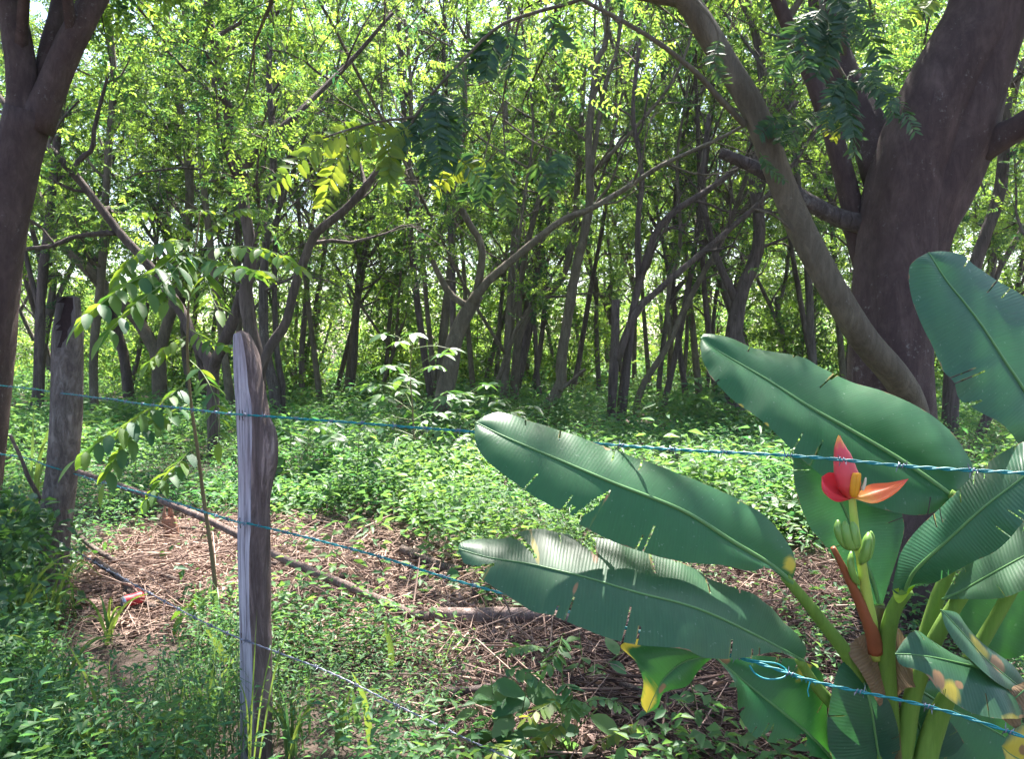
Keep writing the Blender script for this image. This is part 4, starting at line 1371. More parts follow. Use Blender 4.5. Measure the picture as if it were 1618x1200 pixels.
# F: blade behind the flower
blade([(1278, 690, 2.36), (1318, 770, 2.32), (1352, 845, 2.29), (1378, 915, 2.27), (1392, 965, 2.26)],
      [(1278, 690, 2.36), (1255, 712, 2.36), (1256, 767, 2.34), (1276, 827, 2.32), (1302, 862, 2.3), (1335, 905, 2.28), (1370, 945, 2.27), (1392, 965, 2.26)],
      [(1278, 690, 2.36), (1350, 720, 2.38), (1405, 775, 2.36), (1428, 825, 2.33), (1422, 868, 2.3), (1405, 920, 2.28), (1392, 965, 2.26)],
      G2, seed=6, rib=(4, 10), wave=.003)
stalk([(1390, 955, 2.26), (1398, 1020, 2.24), (1402, 1100, 2.22), (1404, 1200, 2.2)], 14, 24)
# G: upright leaf at the picture edge
blade([(1467, 399, 2.2), (1495, 443, 2.19), (1525, 480, 2.18), (1555, 520, 2.17), (1585, 567, 2.16), (1618, 617, 2.15), (1650, 680, 2.14), (1665, 760, 2.14)],
      [(1467, 399, 2.2), (1444, 412, 2.18), (1436, 430, 2.17), (1441, 467, 2.15), (1455, 507, 2.13), (1475, 547, 2.12), (1490, 585, 2.11), (1507, 604, 2.1), (1516, 631, 2.1), (1545, 650, 2.1), (1578, 668, 2.1), (1600, 688, 2.1), (1640, 740, 2.12), (1665, 760, 2.14)],
      [(1467, 399, 2.2), (1490, 397, 2.22), (1521, 403, 2.24), (1541, 420, 2.25), (1565, 437, 2.26), (1591, 453, 2.27), (1622, 473, 2.27), (1670, 520, 2.26), (1700, 600, 2.24), (1690, 690, 2.2), (1665, 760, 2.14)],
      G2, seed=7, rib=(4, 12), wave=.003, tears=[(-1, .60, .005, .8)])
stalk([(1660, 745, 2.14), (1640, 850, 2.15), (1560, 1000, 2.18), (1480, 1130, 2.2), (1450, 1230, 2.2)], 14, 28)
# H: big front leaf, folded along its midrib
blade([(1675, 705, 1.86), (1618, 754, 1.88), (1558, 800, 1.92), (1495, 857, 1.98), (1447, 902, 2.04), (1428, 937, 2.1)],
      [(1675, 705, 1.86), (1648, 690, 1.98), (1618, 697, 2.0), (1578, 720, 2.03), (1545, 747, 2.06), (1488, 799, 2.1), (1445, 843, 2.13), (1424, 875, 2.14), (1412, 915, 2.13), (1412, 940, 2.11), (1428, 937, 2.1)],
      [(1675, 705, 1.86), (1680, 760, 1.82), (1640, 805, 1.82), (1612, 832, 1.83), (1596, 852, 1.85), (1572, 873, 1.88), (1540, 888, 1.92), (1508, 904, 1.97), (1476, 922, 2.03), (1446, 925, 2.08), (1428, 937, 2.1)],
      G2, seed=8, rib=(4, 11), wave=.003)
stalk([(1432, 932, 2.1), (1412, 965, 2.13), (1402, 1010, 2.16), (1402, 1070, 2.18), (1406, 1140, 2.2), (1408, 1230, 2.2)], 22, 34)
blade([(1410, 932, 2.12), (1420, 940, 2.1), (1434, 934, 2.09), (1446, 926, 2.08)], [(1410, 932, 2.12), (1414, 948, 2.09), (1424, 953, 2.08), (1446, 926, 2.08)], [(1410, 932, 2.12), (1420, 930, 2.1), (1432, 926, 2.09), (1446, 926, 2.08)],
      plain_mat('young_sheath', (.28, .42, .02), .4, .4, trans=(.5, .65, .03)), 'leaf_collar', N=20, M=4, rib=None, bulge=.004, wave=0, seed=9)
# I: pale leaf under it
blade([(1680, 850, 2.05), (1618, 880, 2.07), (1560, 912, 2.1), (1520, 935, 2.13), (1490, 948, 2.16)],
      [(1680, 850, 2.05), (1660, 800, 2.12), (1600, 830, 2.15), (1550, 870, 2.17), (1510, 915, 2.18), (1490, 948, 2.16)],
      [(1680, 850, 2.05), (1660, 910, 1.98), (1610, 936, 2.0), (1578, 946, 2.03), (1525, 947, 2.1), (1490, 948, 2.16)],
      G3, seed=10, rib=(3, 9))
stalk([(1522, 938, 2.15), (1500, 972, 2.16), (1478, 1010, 2.17), (1455, 1065, 2.18), (1438, 1120, 2.19), (1420, 1230, 2.2)], 22, 30)
# J: shaded leaf hanging behind
blade([(1545, 1040, 2.3), (1560, 990, 2.3), (1585, 940, 2.3), (1640, 860, 2.3)],
      [(1545, 1040, 2.3), (1505, 1000, 2.31), (1500, 960, 2.32), (1530, 900, 2.33), (1580, 850, 2.34), (1640, 860, 2.3)],
      [(1545, 1040, 2.3), (1600, 1040, 2.28), (1650, 1010, 2.27), (1680, 940, 2.27), (1640, 860, 2.3)],
      G1, brown=[(.05, .4, .08, .6)], seed=11, rib=(3, 8))
# K: creased leaf with brown spots
blade([(1414, 1034, 1.99), (1450, 1036, 1.99), (1500, 1045, 2.0), (1561, 1062, 2.02), (1600, 1090, 2.04), (1640, 1130, 2.06)],
      [(1414, 1034, 1.99), (1425, 1052, 1.97), (1462, 1064, 1.95), (1491, 1097, 1.93), (1538, 1127, 1.92), (1598, 1136, 1.92), (1640, 1130, 2.06)],
      [(1414, 1034, 1.99), (1430, 1010, 2.02), (1448, 997, 2.04), (1470, 1010, 2.06), (1497, 1030, 2.07), (1540, 1045, 2.08), (1600, 1075, 2.08), (1640, 1130, 2.06)],
      G3, brown=[(.24, -.7, .05, .3), (.35, -.55, .03, .12), (.2, -.98, .04, .1), (.75, -.96, .06, .08)], yellow=[(.3, -.8, .06, .3), (.62, -.98, .1, .1)], seed=12, rib=(3, 7))
# L: narrow folded leaf above it
blade([(1486, 964, 2.02), (1520, 1000, 2.02), (1555, 1040, 2.03), (1590, 1070, 2.04), (1640, 1110, 2.06)],
      [(1486, 964, 2.02), (1500, 1000, 1.99), (1535, 1045, 1.98), (1575, 1082, 1.98), (1640, 1110, 2.06)],
      [(1486, 964, 2.02), (1513, 970, 2.05), (1535, 998, 2.06), (1560, 1020, 2.07), (1600, 1052, 2.08), (1640, 1110, 2.06)],
      G3, brown=[(.58, .2, .09, .55)], yellow=[(.4, .3, .12, .5)], seed=13, rib=(3, 6), N=90)
# dry and yellowing ones at the edge
blade([(1540, 1110, 2.0), (1590, 1110, 2.0), (1620, 1090, 2.0), (1650, 1060, 2.02)], [(1540, 1110, 2.0), (1580, 1135, 1.98), (1620, 1150, 1.97), (1650, 1060, 2.02)], [(1540, 1110, 2.0), (1575, 1068, 2.02), (1600, 1085, 2.02), (1650, 1060, 2.02)], G4, N=60, seed=14, rib=(2, 5), tears=[(-1, .5, .06, .3)])
blade([(1582, 1180, 1.95), (1600, 1195, 1.95), (1640, 1215, 1.96)], [(1582, 1180, 1.95), (1592, 1210, 1.94), (1615, 1240, 1.94), (1640, 1215, 1.96)], [(1582, 1180, 1.95), (1595, 1158, 1.96), (1622, 1150, 1.97), (1640, 1215, 1.96)], G3, N=60, seed=15, rib=(2, 5), yellow=[(.4, 0, .6, 1.2)], brown=[(.5, .3, .12, .2)])
# M: drooping leaf in the middle of the clump
blade([(1402, 1260, 2.2), (1388, 1195, 2.17), (1376, 1120, 2.15), (1362, 1070, 2.17), (1352, 1030, 2.2)],
      [(1402, 1260, 2.2), (1350, 1245, 2.13), (1312, 1190, 2.11), (1310, 1120, 2.11), (1322, 1060, 2.15), (1352, 1030, 2.2)],
      [(1402, 1260, 2.2), (1425, 1220, 2.18), (1418, 1150, 2.16), (1395, 1090, 2.17), (1372, 1045, 2.19), (1352, 1030, 2.2)],
      G2, seed=16, rib=(8, 6))
# N: dark leaves low in the clump
blade([(1612, 1180, 2.3), (1560, 1150, 2.3), (1500, 1120, 2.3), (1450, 1090, 2.28)], [(1612, 1180, 2.3), (1580, 1240, 2.25), (1500, 1240, 2.24), (1450, 1180, 2.25), (1450, 1090, 2.28)], [(1612, 1180, 2.3), (1610, 1110, 2.33), (1560, 1060, 2.35), (1500, 1060, 2.34), (1450, 1090, 2.28)], G1, seed=17, rib=(3, 8))
blade([(1500, 1290, 2.26), (1470, 1200, 2.25), (1445, 1130, 2.24), (1430, 1090, 2.23)], [(1500, 1290, 2.26), (1430, 1270, 2.22), (1415, 1180, 2.22), (1430, 1090, 2.23)], [(1500, 1290, 2.26), (1540, 1230, 2.28), (1500, 1140, 2.27), (1430, 1090, 2.23)], G2, seed=18, rib=(3, 7))
stalk([(1505, 1085, 2.2), (1490, 1120, 2.2), (1470, 1180, 2.2), (1450, 1260, 2.2)], 26, 34)
# dry sheaths and the false stem
blade([(1352, 1010, 2.18), (1375, 1045, 2.17), (1392, 1090, 2.16), (1402, 1140, 2.16)], [(1352, 1010, 2.18), (1340, 1030, 2.15), (1365, 1070, 2.13), (1402, 1140, 2.16)], [(1352, 1010, 2.18), (1372, 1004, 2.2), (1392, 1035, 2.2), (1402, 1140, 2.16)], G4, 'dry_sheath', N=50, rib=None, seed=19)
blade([(1440, 1060, 2.2), (1425, 1040, 2.2), (1410, 1060, 2.2), (1405, 1120, 2.2)], [(1440, 1060, 2.2), (1450, 1085, 2.17), (1430, 1090, 2.16), (1405, 1120, 2.2)], [(1440, 1060, 2.2), (1430, 1010, 2.24), (1412, 1000, 2.24), (1405, 1120, 2.2)], G4, 'dry_sheath', N=50, rib=None, seed=20)
stalk([(1392, 960, 2.21), (1394, 1020, 2.21), (1398, 1100, 2.21), (1406, 1200, 2.21), (1416, 1320, 2.2), (1424, 1430, 2.2)], 18, 76, M_SHEATH, 'false_stem', 16, .1)
# spathe, flower stalk, fruit
stalk([(1316, 866, 2.08), (1330, 893, 2.09), (1348, 930, 2.11), (1364, 965, 2.13), (1377, 998, 2.15), (1384, 1030, 2.17)], 8, 26, plain_mat('dry_red_spathe', (.26, .075, .03), .55, .35, var=.35, scale=18), 'spathe', 10, .05)
stalk([(1346, 782, 2.06), (1349, 815, 2.06), (1353, 850, 2.07), (1362, 895, 2.09), (1369, 940, 2.12), (1378, 990, 2.15), (1384, 1040, 2.18)], 11, 21, plain_mat('flower_stalk', (.38, .48, .09), .45, .4, var=.2, scale=20), 'flower_stalk', 12, .06)
M_FRUIT = plain_mat('green_banana_skin', (.16, .30, .055), .38, .45, var=.25, scale=25)
for (path, wd) in [([(1350, 868, 2.03), (1334, 858, 2.02), (1325, 840, 2.02), (1324, 822, 2.03)], 15), ([(1352, 870, 2.02), (1342, 860, 2.01), (1337, 842, 2.01), (1335, 824, 2.02)], 16),
                   ([(1354, 869, 2.02), (1351, 858, 2.01), (1349, 842, 2.01), (1347, 825, 2.02)], 16), ([(1360, 892, 2.05), (1367, 876, 2.03), (1370, 860, 2.03), (1373, 842, 2.04)], 16),
                   ([(1357, 925, 2.1), (1348, 908, 2.08), (1344, 890, 2.08), (1345, 872, 2.09)], 12), ([(1366, 890, 2.09), (1374, 875, 2.09), (1377, 855, 2.1), (1376, 840, 2.1)], 12)]:
    md = 2.03
    P = spline(np.array([at(*q) for q in path]), 16)
    s = np.linspace(0, 1, 16)
    prof = wd / FPX * md / 2 * np.clip(np.minimum(.35 + 3.2 * s, 1) * np.where(s > .72, 1 - ((s - .72) / .28) ** 2 * .72, 1), .05, 1)
    MB().tube(P, prof, 6, True).build('banana', M_FRUIT, BP)


def bract_mat(name, c0, c1, c2):
    m, nt, out = new_mat(name)
    w = NT(nt)
    t = w.attr('leafu')
    f = w.math('MULTIPLY', t, 6.2)
    nz = w.math('MULTIPLY', w.math('SUBTRACT', w.noise(120, 3, .6, w.coord('Object', (1, 1, .2))), .5), .25)
    col = w.ramp(w.math('ADD', f, nz), [(0, c0), (.2, c1), (.55, c1), (1, c2)])
    p = w.node('BsdfPrincipled')
    w.link(col, p.inputs['Base Color'])
    p.inputs['Roughness'].default_value = .42
    tr = w.node('BsdfTranslucent')
    w.link(col, tr.inputs['Color'])
    mx = w.node('MixShader')
    mx.inputs[0].default_value = .3
    w.link(p.outputs[0], mx.inputs[1])
    w.link(tr.outputs[0], mx.inputs[2])
    w.link(mx.outputs[0], out.inputs['Surface'])
    return m


FL = thing('banana_flower', 'pink red banana flower with open bracts behind the top wire', 'flower', tuple(at(1346, 785, 2.05)))
M_BUD = bract_mat('bud_bract', (.80, .50, .06), (.80, .085, .11), (.78, .10, .08))
M_BR = bract_mat('open_bract', (.72, .05, .07), (.70, .04, .055), (.78, .14, .06))
M_BRO = bract_mat('open_bract_orange', (.68, .03, .05), (.82, .14, .03), (.92, .52, .08))
pts = np.array([at(x, y, 2.05) for x, y in [(1325, 688), (1327, 705), (1331, 725), (1335, 745), (1340, 765), (1345, 786)]])
pr = spline(pts, 30)
s = np.linspace(0, 1, 30)
radb = np.interp(s, [0, .06, .2, .4, .62, .8, .93, 1], [.5, 3.5, 9, 14, 17.5, 17.5, 12, 7]) / FPX * 2.05
LUb = np.repeat(s * .16, 20)
b = MB().tube(pr, radb, 20)
b.add(pr[-1:], None, None)
b.attr['leafu'] = [(0, LUb)]
b.build('bud', M_BUD, FL)
MB().tube(pr + np.array([.004, -.0012, 0]), radb * np.interp(s, [0, .3, 1], [.2, .93, .99]), 20).add(np.zeros((0, 3))).build('bud_seam', bract_mat('bud_inner', (.74, .10, .11), (.70, .06, .085), (.72, .08, .07)), FL)
blade([(1298, 754, 2.04), (1306, 770, 2.02), (1322, 782, 2.03), (1344, 790, 2.05)], [(1298, 754, 2.04), (1300, 774, 1.995), (1320, 793, 2.0), (1344, 790, 2.05)], [(1298, 754, 2.04), (1312, 747, 2.06), (1330, 756, 2.07), (1344, 790, 2.05)], M_BR, 'bract', N=40, M=8, rib=None, bulge=-.014, wave=0, parent=FL)
blade([(1436, 757, 2.05), (1410, 772, 2.04), (1380, 782, 2.03), (1348, 788, 2.04)], [(1436, 757, 2.05), (1415, 780, 2.01), (1382, 796, 2.0), (1348, 788, 2.04)], [(1436, 757, 2.05), (1405, 763, 2.06), (1372, 767, 2.07), (1348, 788, 2.04)], M_BRO, 'bract', N=40, M=8, rib=None, bulge=-.014, wave=0, parent=FL)
M_TEP = plain_mat('orange_floret', (.85, .42, .03), .45, .4, var=.25, scale=60, trans=(.9, .5, .05))
for dx, k in ((-3, 0), (3, 1)):
    P = spline(np.array([at(1349 + dx * .6, 786, 2.025), at(1351 + dx, 768, 2.02), at(1354 + dx, 748, 2.02)]), 12)
    MB().tube(P, np.array([2.5, 4, 5, 5.2, 5.2, 5.2, 5, 5, 5, 4.8, 4.4, 3.5]) / FPX * 2.02, 8, True).build('floret', M_TEP, FL)
P = spline(np.array([at(1362, 775, 2.03), at(1366, 766, 2.03), at(1368, 755, 2.03)]), 8)
MB().tube(P, np.array([3.5, 3.3, 3, 2.8, 2.5, 2.2, 2, 1.2]) / FPX * 2.03, 6, True).build('style', plain_mat('pale_style', (.6, .55, .38), .5), FL)

# ------------------------------------------------------------------ plants with leaflets as parts
def leaflet_mesh(name, mat, L=1.0, W=.42, tint=.5, fold=.10, droop=.18, pointed=.9):
    """one leaflet along +X, unit length; 5 stations x 3 points"""
    s = np.array([0, .15, .35, .6, .82, 1.0])
    wd = np.array([.03, .62, 1.0, .92, .55, .02]) * W / 2
    mid = np.stack([s * L, 0 * s, -droop * s ** 2], 1)
    le = mid + np.stack([0 * s, wd, wd * fold * 2], 1)
    ri = mid + np.stack([0 * s, -wd, wd * fold * 2], 1)
    G = np.stack([le, mid, ri], 1)
    mb = MB()
    grid(mb, G, tint=tint)
    o = mb.build(name, mat)
    me = o.data
    bpy.data.objects.remove(o)
    return me


def frame(p, x, n, s):
    x = norm(x)
    y = norm(np.cross(n, x))
    z = np.cross(x, y)
    return Matrix(((x[0] * s, y[0] * s, z[0] * s, p[0]), (x[1] * s, y[1] * s, z[1] * s, p[1]), (x[2] * s, y[2] * s, z[2] * s, p[2]), (0, 0, 0, 1)))


def put(me, name, parent, p, x, n, s):
    o = bpy.data.objects.new(name, me)
    COL.objects.link(o)
    o.parent = parent
    o.matrix_basis = frame(np.asarray(p) - np.array(ORIGIN[parent.name]), np.asarray(x, float), np.asarray(n, float), s)
    return o


SAPL = [leaflet_mesh('leaflet', M_SAPLING, tint=t_, W=w_, fold=f_) for t_, w_, f_ in ((.08, .46, .06), (.35, .42, .12), (.65, .40, .16), (.95, .40, .1))]


def compound(parent, path, n_pairs, llen, meshes, rmat, r, pick=None, rw=(.0035, .0015), start=.18, hang=.35, terminal=True, name='compound_leaf'):
    """a rachis with paired leaflets: part > sub-parts"""
    P = spline(np.array([q if len(q) == 3 and not isinstance(q, tuple) else at(*q) for q in path]), 24)
    rach = MB().tube(P, np.linspace(rw[0], rw[1], 24), 5).build(name, rmat, parent)
    T = norm(np.gradient(P, axis=0))
    for k in range(n_pairs):
        tt = start + (1 - start) * (k + .5) / n_pairs
        i = int(tt * 23)
        upv = np.array([0, 0, 1.0])
        Sd = norm(np.cross(T[i], upv))
        for sg in (-1, 1):
            ln = llen * (1 - .45 * abs(tt - .5) ** 1.5) * r.uniform(.85, 1.12)
            x = Sd * sg + T[i] * .45 - upv * hang * r.uniform(.5, 1.5) + .1 * r.normal(size=3)
            nn = upv + Sd * sg * .5 + .25 * r.normal(size=3)
            q = pick(tt, r) if pick else int(r.integers(len(meshes)))
            put(meshes[q], 'leaflet', rach, P[i] + .01 * r.normal(size=3) * .2, x, nn, ln)
    if terminal:
        put(meshes[-1], 'leaflet', rach, P[-1], T[-1] - np.array([0, 0, .2]), np.array([0, 0, 1.]), llen * .9)
    return rach


r = np.random.default_rng(600)
base = at(345, 1005, 4.1)
base[2] = 0
SP = thing('sapling', 'young sapling with long drooping compound leaves between the two posts', 'sapling', tuple(base))
stem = [(346, 1010, 4.1), (342, 950, 4.1), (335, 880, 4.08), (322, 790, 4.05), (312, 710, 4.0), (302, 640, 3.98), (296, 560, 3.96), (298, 480, 3.95), (304, 420, 3.95), (312, 370, 3.95), (316, 335, 3.95)]
P = spline(np.array([at(*q) for q in stem]), 40)
MB().tube(P, np.linspace(.013, .004, 40), 8, True).build('stem', M_BRSTEM, SP)
top = (312, 388)


def lowdark(t_, r_):
    return int(r_.choice([0, 1, 1, 2, 2, 3]))


def lite(t_, r_):
    return int(r_.choice([1, 2, 2, 3, 3]))


for path, npair, ll, pk in [
        ([(312, 388, 3.95), (280, 380, 3.85), (240, 390, 3.75), (205, 412, 3.68), (188, 440, 3.62)], 8, .085, lite),
        ([(310, 400, 3.95), (285, 400, 3.8), (250, 425, 3.65), (200, 450, 3.5), (160, 480, 3.4), (130, 505, 3.35)], 8, .12, lowdark),
        ([(310, 398, 3.95), (290, 412, 3.75), (255, 450, 3.55), (215, 480, 3.42), (165, 530, 3.3)], 8, .11, lowdark),
        ([(314, 392, 3.95), (345, 392, 3.9), (390, 390, 3.85), (440, 402, 3.78), (478, 425, 3.7)], 8, .085, lite),
        ([(312, 405, 3.95), (350, 415, 3.8), (385, 425, 3.7), (415, 428, 3.62)], 6, .10, lowdark),
        ([(314, 372, 3.95), (335, 360, 3.98), (360, 340, 4.0), (385, 330, 4.02), (408, 332, 4.05)], 6, .06, lite),
        ([(312, 375, 3.95), (290, 358, 3.98), (262, 340, 4.0), (235, 333, 4.02), (218, 340, 4.05)], 5, .055, lite),
        ([(308, 420, 3.95), (325, 440, 3.75), (335, 470, 3.6), (345, 490, 3.5)], 5, .10, lite),
        ([(304, 420, 3.95), (290, 440, 3.75), (272, 460, 3.62), (262, 478, 3.52)], 5, .10, lowdark),
        ([(296, 600, 3.97), (270, 625, 3.85), (225, 655, 3.7), (170, 690, 3.55), (118, 728, 3.45)], 7, .105, lowdark),
        ([(296, 640, 3.98), (265, 655, 3.8), (225, 680, 3.65), (185, 720, 3.55), (165, 765, 3.5)], 6, .10, lowdark),
        ([(300, 570, 3.97), (320, 590, 3.9), (338, 625, 3.8), (345, 665, 3.75), (345, 700, 3.72)], 5, .09, lowdark),
        ([(298, 530, 3.96), (270, 545, 3.9), (250, 560, 3.86), (235, 575, 3.82)], 4, .08, lite),
        ([(300, 520, 3.96), (325, 535, 3.9), (350, 545, 3.85), (375, 545, 3.82)], 4, .085, lowdark),
        ([(310, 700, 4.0), (285, 730, 3.9), (255, 760, 3.8), (225, 800, 3.75)], 5, .09, lowdark),
        ([(338, 920, 4.09), (325, 935, 4.0), (305, 950, 3.95), (290, 970, 3.9)], 2, .11, lite),
        ([(342, 960, 4.1), (350, 965, 4.05), (360, 975, 4.0), (368, 985, 3.97)], 2, .08, lite)]:
    compound(SP, path, int(npair * 1.5), ll * 1.18, SAPL, M_STEM, r, pk, (.003, .0013), .12, .5)
for k in range(6):
    a = k * 1.05
    p0 = at(314, 345, 3.95)
    compound(SP, [p0, p0 + np.array([math.cos(a) * .03, math.sin(a) * .03, .035]), p0 + np.array([math.cos(a) * .075, math.sin(a) * .075, .03])], 2, .035, SAPL, M_STEM, r, lite, (.002, .001))

# hanging sprays on the big tree: near twigs with feathery fronds
FR = [leaflet_mesh('leaflet', M_FROND, tint=t_, W=.30, fold=.1, droop=.1) for t_ in (.05, .3, .7)]
FRL = [leaflet_mesh('leaflet', M_FROND_L, tint=t_, W=.40, fold=.1, droop=.1) for t_ in (.1, .5, .9)]


def frond_mesh(parent, path, npair, ll, mat, r, wid=.3, tint=(.1, .6), hang=.4):
    """feathery frond: leaflets too small to pick apart, joined on their rachis"""
    npair, ll = int(npair * 1.6), ll * .92
    P = spline(np.array([at(*q) for q in path]), npair + 3)
    T = norm(np.gradient(P, axis=0))
    mb = MB()
    mb.tube(P, np.linspace(.0025, .001, len(P)), 4, tint=.6)
    up = np.array([0, 0, 1.0])
    ref = np.array([0.0, -1.0, 0.35]) + .3 * r.normal(size=3)
    Sd = norm(np.cross(T, ref))
    s = np.array([0, .3, .7, 1.0])
    for sg in (-1, 1):
        for i in range(2, len(P)):
            t_ = i / len(P)
            ln = ll * (math.sin(math.pi * (.12 + .8 * t_)) * .5 + .55) * r.uniform(.9, 1.1)
            x = norm(Sd[i] * sg + .35 * T[i] - up * hang * r.uniform(.1, .9) + .16 * r.normal(size=3))
            nn = norm(np.cross(x, T[i]) * sg + .4 * r.normal(size=3))
            if r.random() < .04:
                continue
            y = np.cross(nn, x)
            mid = P[i] + x * (s * ln)[:, None] - up * (.12 * ln * s ** 2)[:, None]
            wdt = np.array([.25, 1, .85, .05]) * ln * wid / 2
            G = np.stack([mid + y * wdt[:, None] + nn * (wdt * .25)[:, None], mid, mid - y * wdt[:, None] + nn * (wdt * .25)[:, None]], 1)
            grid(mb, G, tint=float(np.clip(r.uniform(*tint), 0, 1)))
    return mb.build('frond', mat, parent)


r = np.random.default_rng(610)
tw = MB()


def twig_px(path, w0, w1):
    md = np.mean([q[2] for q in path])
    P = spline(np.array([at(*q) for q in path]), 24)
    tw.tube(P, np.linspace(w0, w1, 24) / FPX * md / 2, 6, False, .08, 5)


twig_px([(1178, 198, 3.9), (1138, 157, 3.85), (1098, 113, 3.8), (1040, 67, 3.75), (973, 27, 3.7), (920, -2, 3.65), (850, -60, 3.6)], 11, 5)
twig_px([(1060, -60, 3.85), (913, 0, 3.7), (850, 18, 3.65), (787, 42, 3.6), (727, 100, 3.55), (687, 143, 3.5), (655, 185, 3.48), (645, 215, 3.47)], 8, 4)
twig_px([(655, 185, 3.48), (600, 192, 3.4), (550, 205, 3.35), (510, 218, 3.3)], 5, 3)
twig_px([(820, 30, 3.62), (808, 90, 3.66), (795, 160, 3.72), (798, 240, 3.75), (800, 262, 3.75)], 4, 2)
twig_px([(795, 160, 3.72), (775, 210, 3.68), (765, 250, 3.62)], 3, 2)
twig_px([(797, 190, 3.74), (840, 222, 3.75), (882, 240, 3.75)], 3, 2)
twig_px([(1285, 400, 3.9), (1230, 345, 3.85), (1190, 330, 3.8)], 6, 3)
twig_px([(1290, -80, 3.9), (1300, 20, 3.75), (1318, 90, 3.65), (1340, 130, 3.6), (1355, 150, 3.6)], 10, 5)
twig_px([(1020, -60, 3.8), (1090, -10, 3.6), (1130, 40, 3.5), (1138, 85, 3.5)], 8, 3)
tag(tw.build('hanging_twigs', M_BARKL, BIG), kind='stuff')
dk, md_, lt = (0, .35), (.2, .7), (.4, 1)
for path, npair, ll, mat, wid, tn in [
        # feather at the middle top
        ([(725, 100, 3.5), (722, 130, 3.45), (728, 165, 3.4), (735, 200, 3.38)], 14, .055, M_FROND, .28, md_),
        ([(690, 145, 3.5), (690, 185, 3.42), (692, 225, 3.38), (700, 275, 3.35)], 15, .075, M_FROND, .3, dk),
        ([(690, 145, 3.5), (705, 190, 3.45), (712, 230, 3.42), (706, 262, 3.4)], 14, .07, M_FROND, .3, dk),
        ([(655, 185, 3.48), (665, 215, 3.45), (672, 250, 3.42), (680, 285, 3.4)], 12, .07, M_FROND, .32, dk),
        ([(600, 192, 3.4), (560, 205, 3.36), (510, 225, 3.33), (470, 260, 3.3), (430, 295, 3.28)], 11, .075, M_FROND_L, .42, (0, .6)),
        ([(640, 205, 3.46), (590, 215, 3.4), (545, 240, 3.36), (525, 275, 3.34), (512, 325, 3.33)], 11, .08, M_FROND_L, .42, (.2, .8)),
        ([(650, 195, 3.46), (625, 215, 3.42), (615, 235, 3.4), (620, 270, 3.38)], 8, .085, M_FROND_L, .42, (.3, 1)),
        ([(620, 240, 3.4), (615, 270, 3.38), (612, 295, 3.37)], 6, .06, M_FROND_L, .42, (.1, .6)),
        ([(762, 240, 3.6), (740, 255, 3.58), (715, 275, 3.56), (690, 300, 3.55)], 9, .055, M_FROND_L, .42, (.3, 1)),
        ([(770, 250, 3.6), (755, 262, 3.58), (740, 285, 3.56)], 7, .05, M_FROND_L, .42, (.2, .8)),
        ([(787, 42, 3.6), (780, 70, 3.57), (770, 95, 3.55), (768, 120, 3.54)], 8, .075, M_FROND, .4, dk),
        ([(800, 38, 3.6), (805, 65, 3.58), (812, 90, 3.56), (815, 118, 3.55)], 6, .08, M_FROND, .4, dk),
        ([(860, 15, 3.65), (875, 40, 3.6), (885, 65, 3.58), (890, 85, 3.57)], 5, .08, M_FROND, .4, md_),
        ([(800, 240, 3.75), (795, 270, 3.72), (798, 300, 3.7), (802, 335, 3.7)], 11, .07, M_FROND, .36, (.3, .9)),
        ([(770, 250, 3.75), (765, 285, 3.72), (760, 320, 3.7)], 10, .06, M_FROND, .36, dk),
        ([(860, 240, 3.75), (850, 262, 3.72), (865, 285, 3.7), (868, 310, 3.7)], 7, .07, M_FROND, .38, md_),
        ([(880, 235, 3.75), (882, 262, 3.73), (878, 290, 3.72)], 6, .065, M_FROND, .38, dk),
        # clump between the limbs of the big tree
        ([(1138, 60, 3.5), (1130, 80, 3.45), (1132, 105, 3.4), (1145, 130, 3.38)], 13, .05, M_FROND, .26, md_),
        ([(1340, 120, 3.6), (1335, 160, 3.5), (1345, 190, 3.45), (1350, 215, 3.43)], 15, .085, M_FROND, .28, dk),
        ([(1345, 125, 3.6), (1320, 140, 3.52), (1310, 175, 3.48), (1305, 205, 3.46)], 14, .06, M_FROND, .28, dk),
        ([(1350, 130, 3.6), (1375, 130, 3.52), (1398, 150, 3.48), (1412, 185, 3.46)], 14, .065, M_FROND, .28, dk),
        ([(1352, 118, 3.6), (1362, 108, 3.5), (1375, 118, 3.45), (1390, 140, 3.4)], 10, .06, M_FROND, .3, md_),
        ([(1300, 10, 3.7), (1278, 40, 3.6), (1270, 75, 3.55), (1275, 105, 3.52)], 15, .08, M_FROND, .28, dk),
        ([(1305, 20, 3.7), (1310, 50, 3.62), (1305, 85, 3.58), (1290, 120, 3.55)], 15, .085, M_FROND, .28, dk),
        ([(1300, -20, 3.7), (1325, 0, 3.6), (1335, 30, 3.55), (1330, 62, 3.52)], 14, .08, M_FROND, .28, dk),
        ([(1360, -20, 3.6), (1355, 10, 3.52), (1350, 40, 3.5), (1352, 72, 3.48)], 14, .05, M_FROND, .26, md_),
        ([(1480, -20, 3.5), (1470, 5, 3.45), (1450, 20, 3.42), (1430, 40, 3.4)], 10, .05, M_FROND_L, .36, (.2, .7)),
        ([(1310, 160, 3.7), (1305, 185, 3.65), (1310, 210, 3.62)], 7, .035, M_FROND_L, .5, (.6, 1)),
        ([(1320, 180, 3.7), (1322, 200, 3.66), (1318, 222, 3.64)], 7, .035, M_FROND_L, .5, (.6, 1)),
        ([(1300, 175, 3.8), (1280, 185, 3.75), (1262, 200, 3.7), (1245, 225, 3.68)], 9, .06, M_FROND, .34, md_),
        ([(1250, 180, 3.8), (1238, 200, 3.75), (1232, 225, 3.72)], 8, .055, M_FROND, .34, dk),
        ([(1200, 240, 3.8), (1215, 265, 3.78), (1240, 285, 3.76)], 8, .05, M_FROND, .36, md_)]:
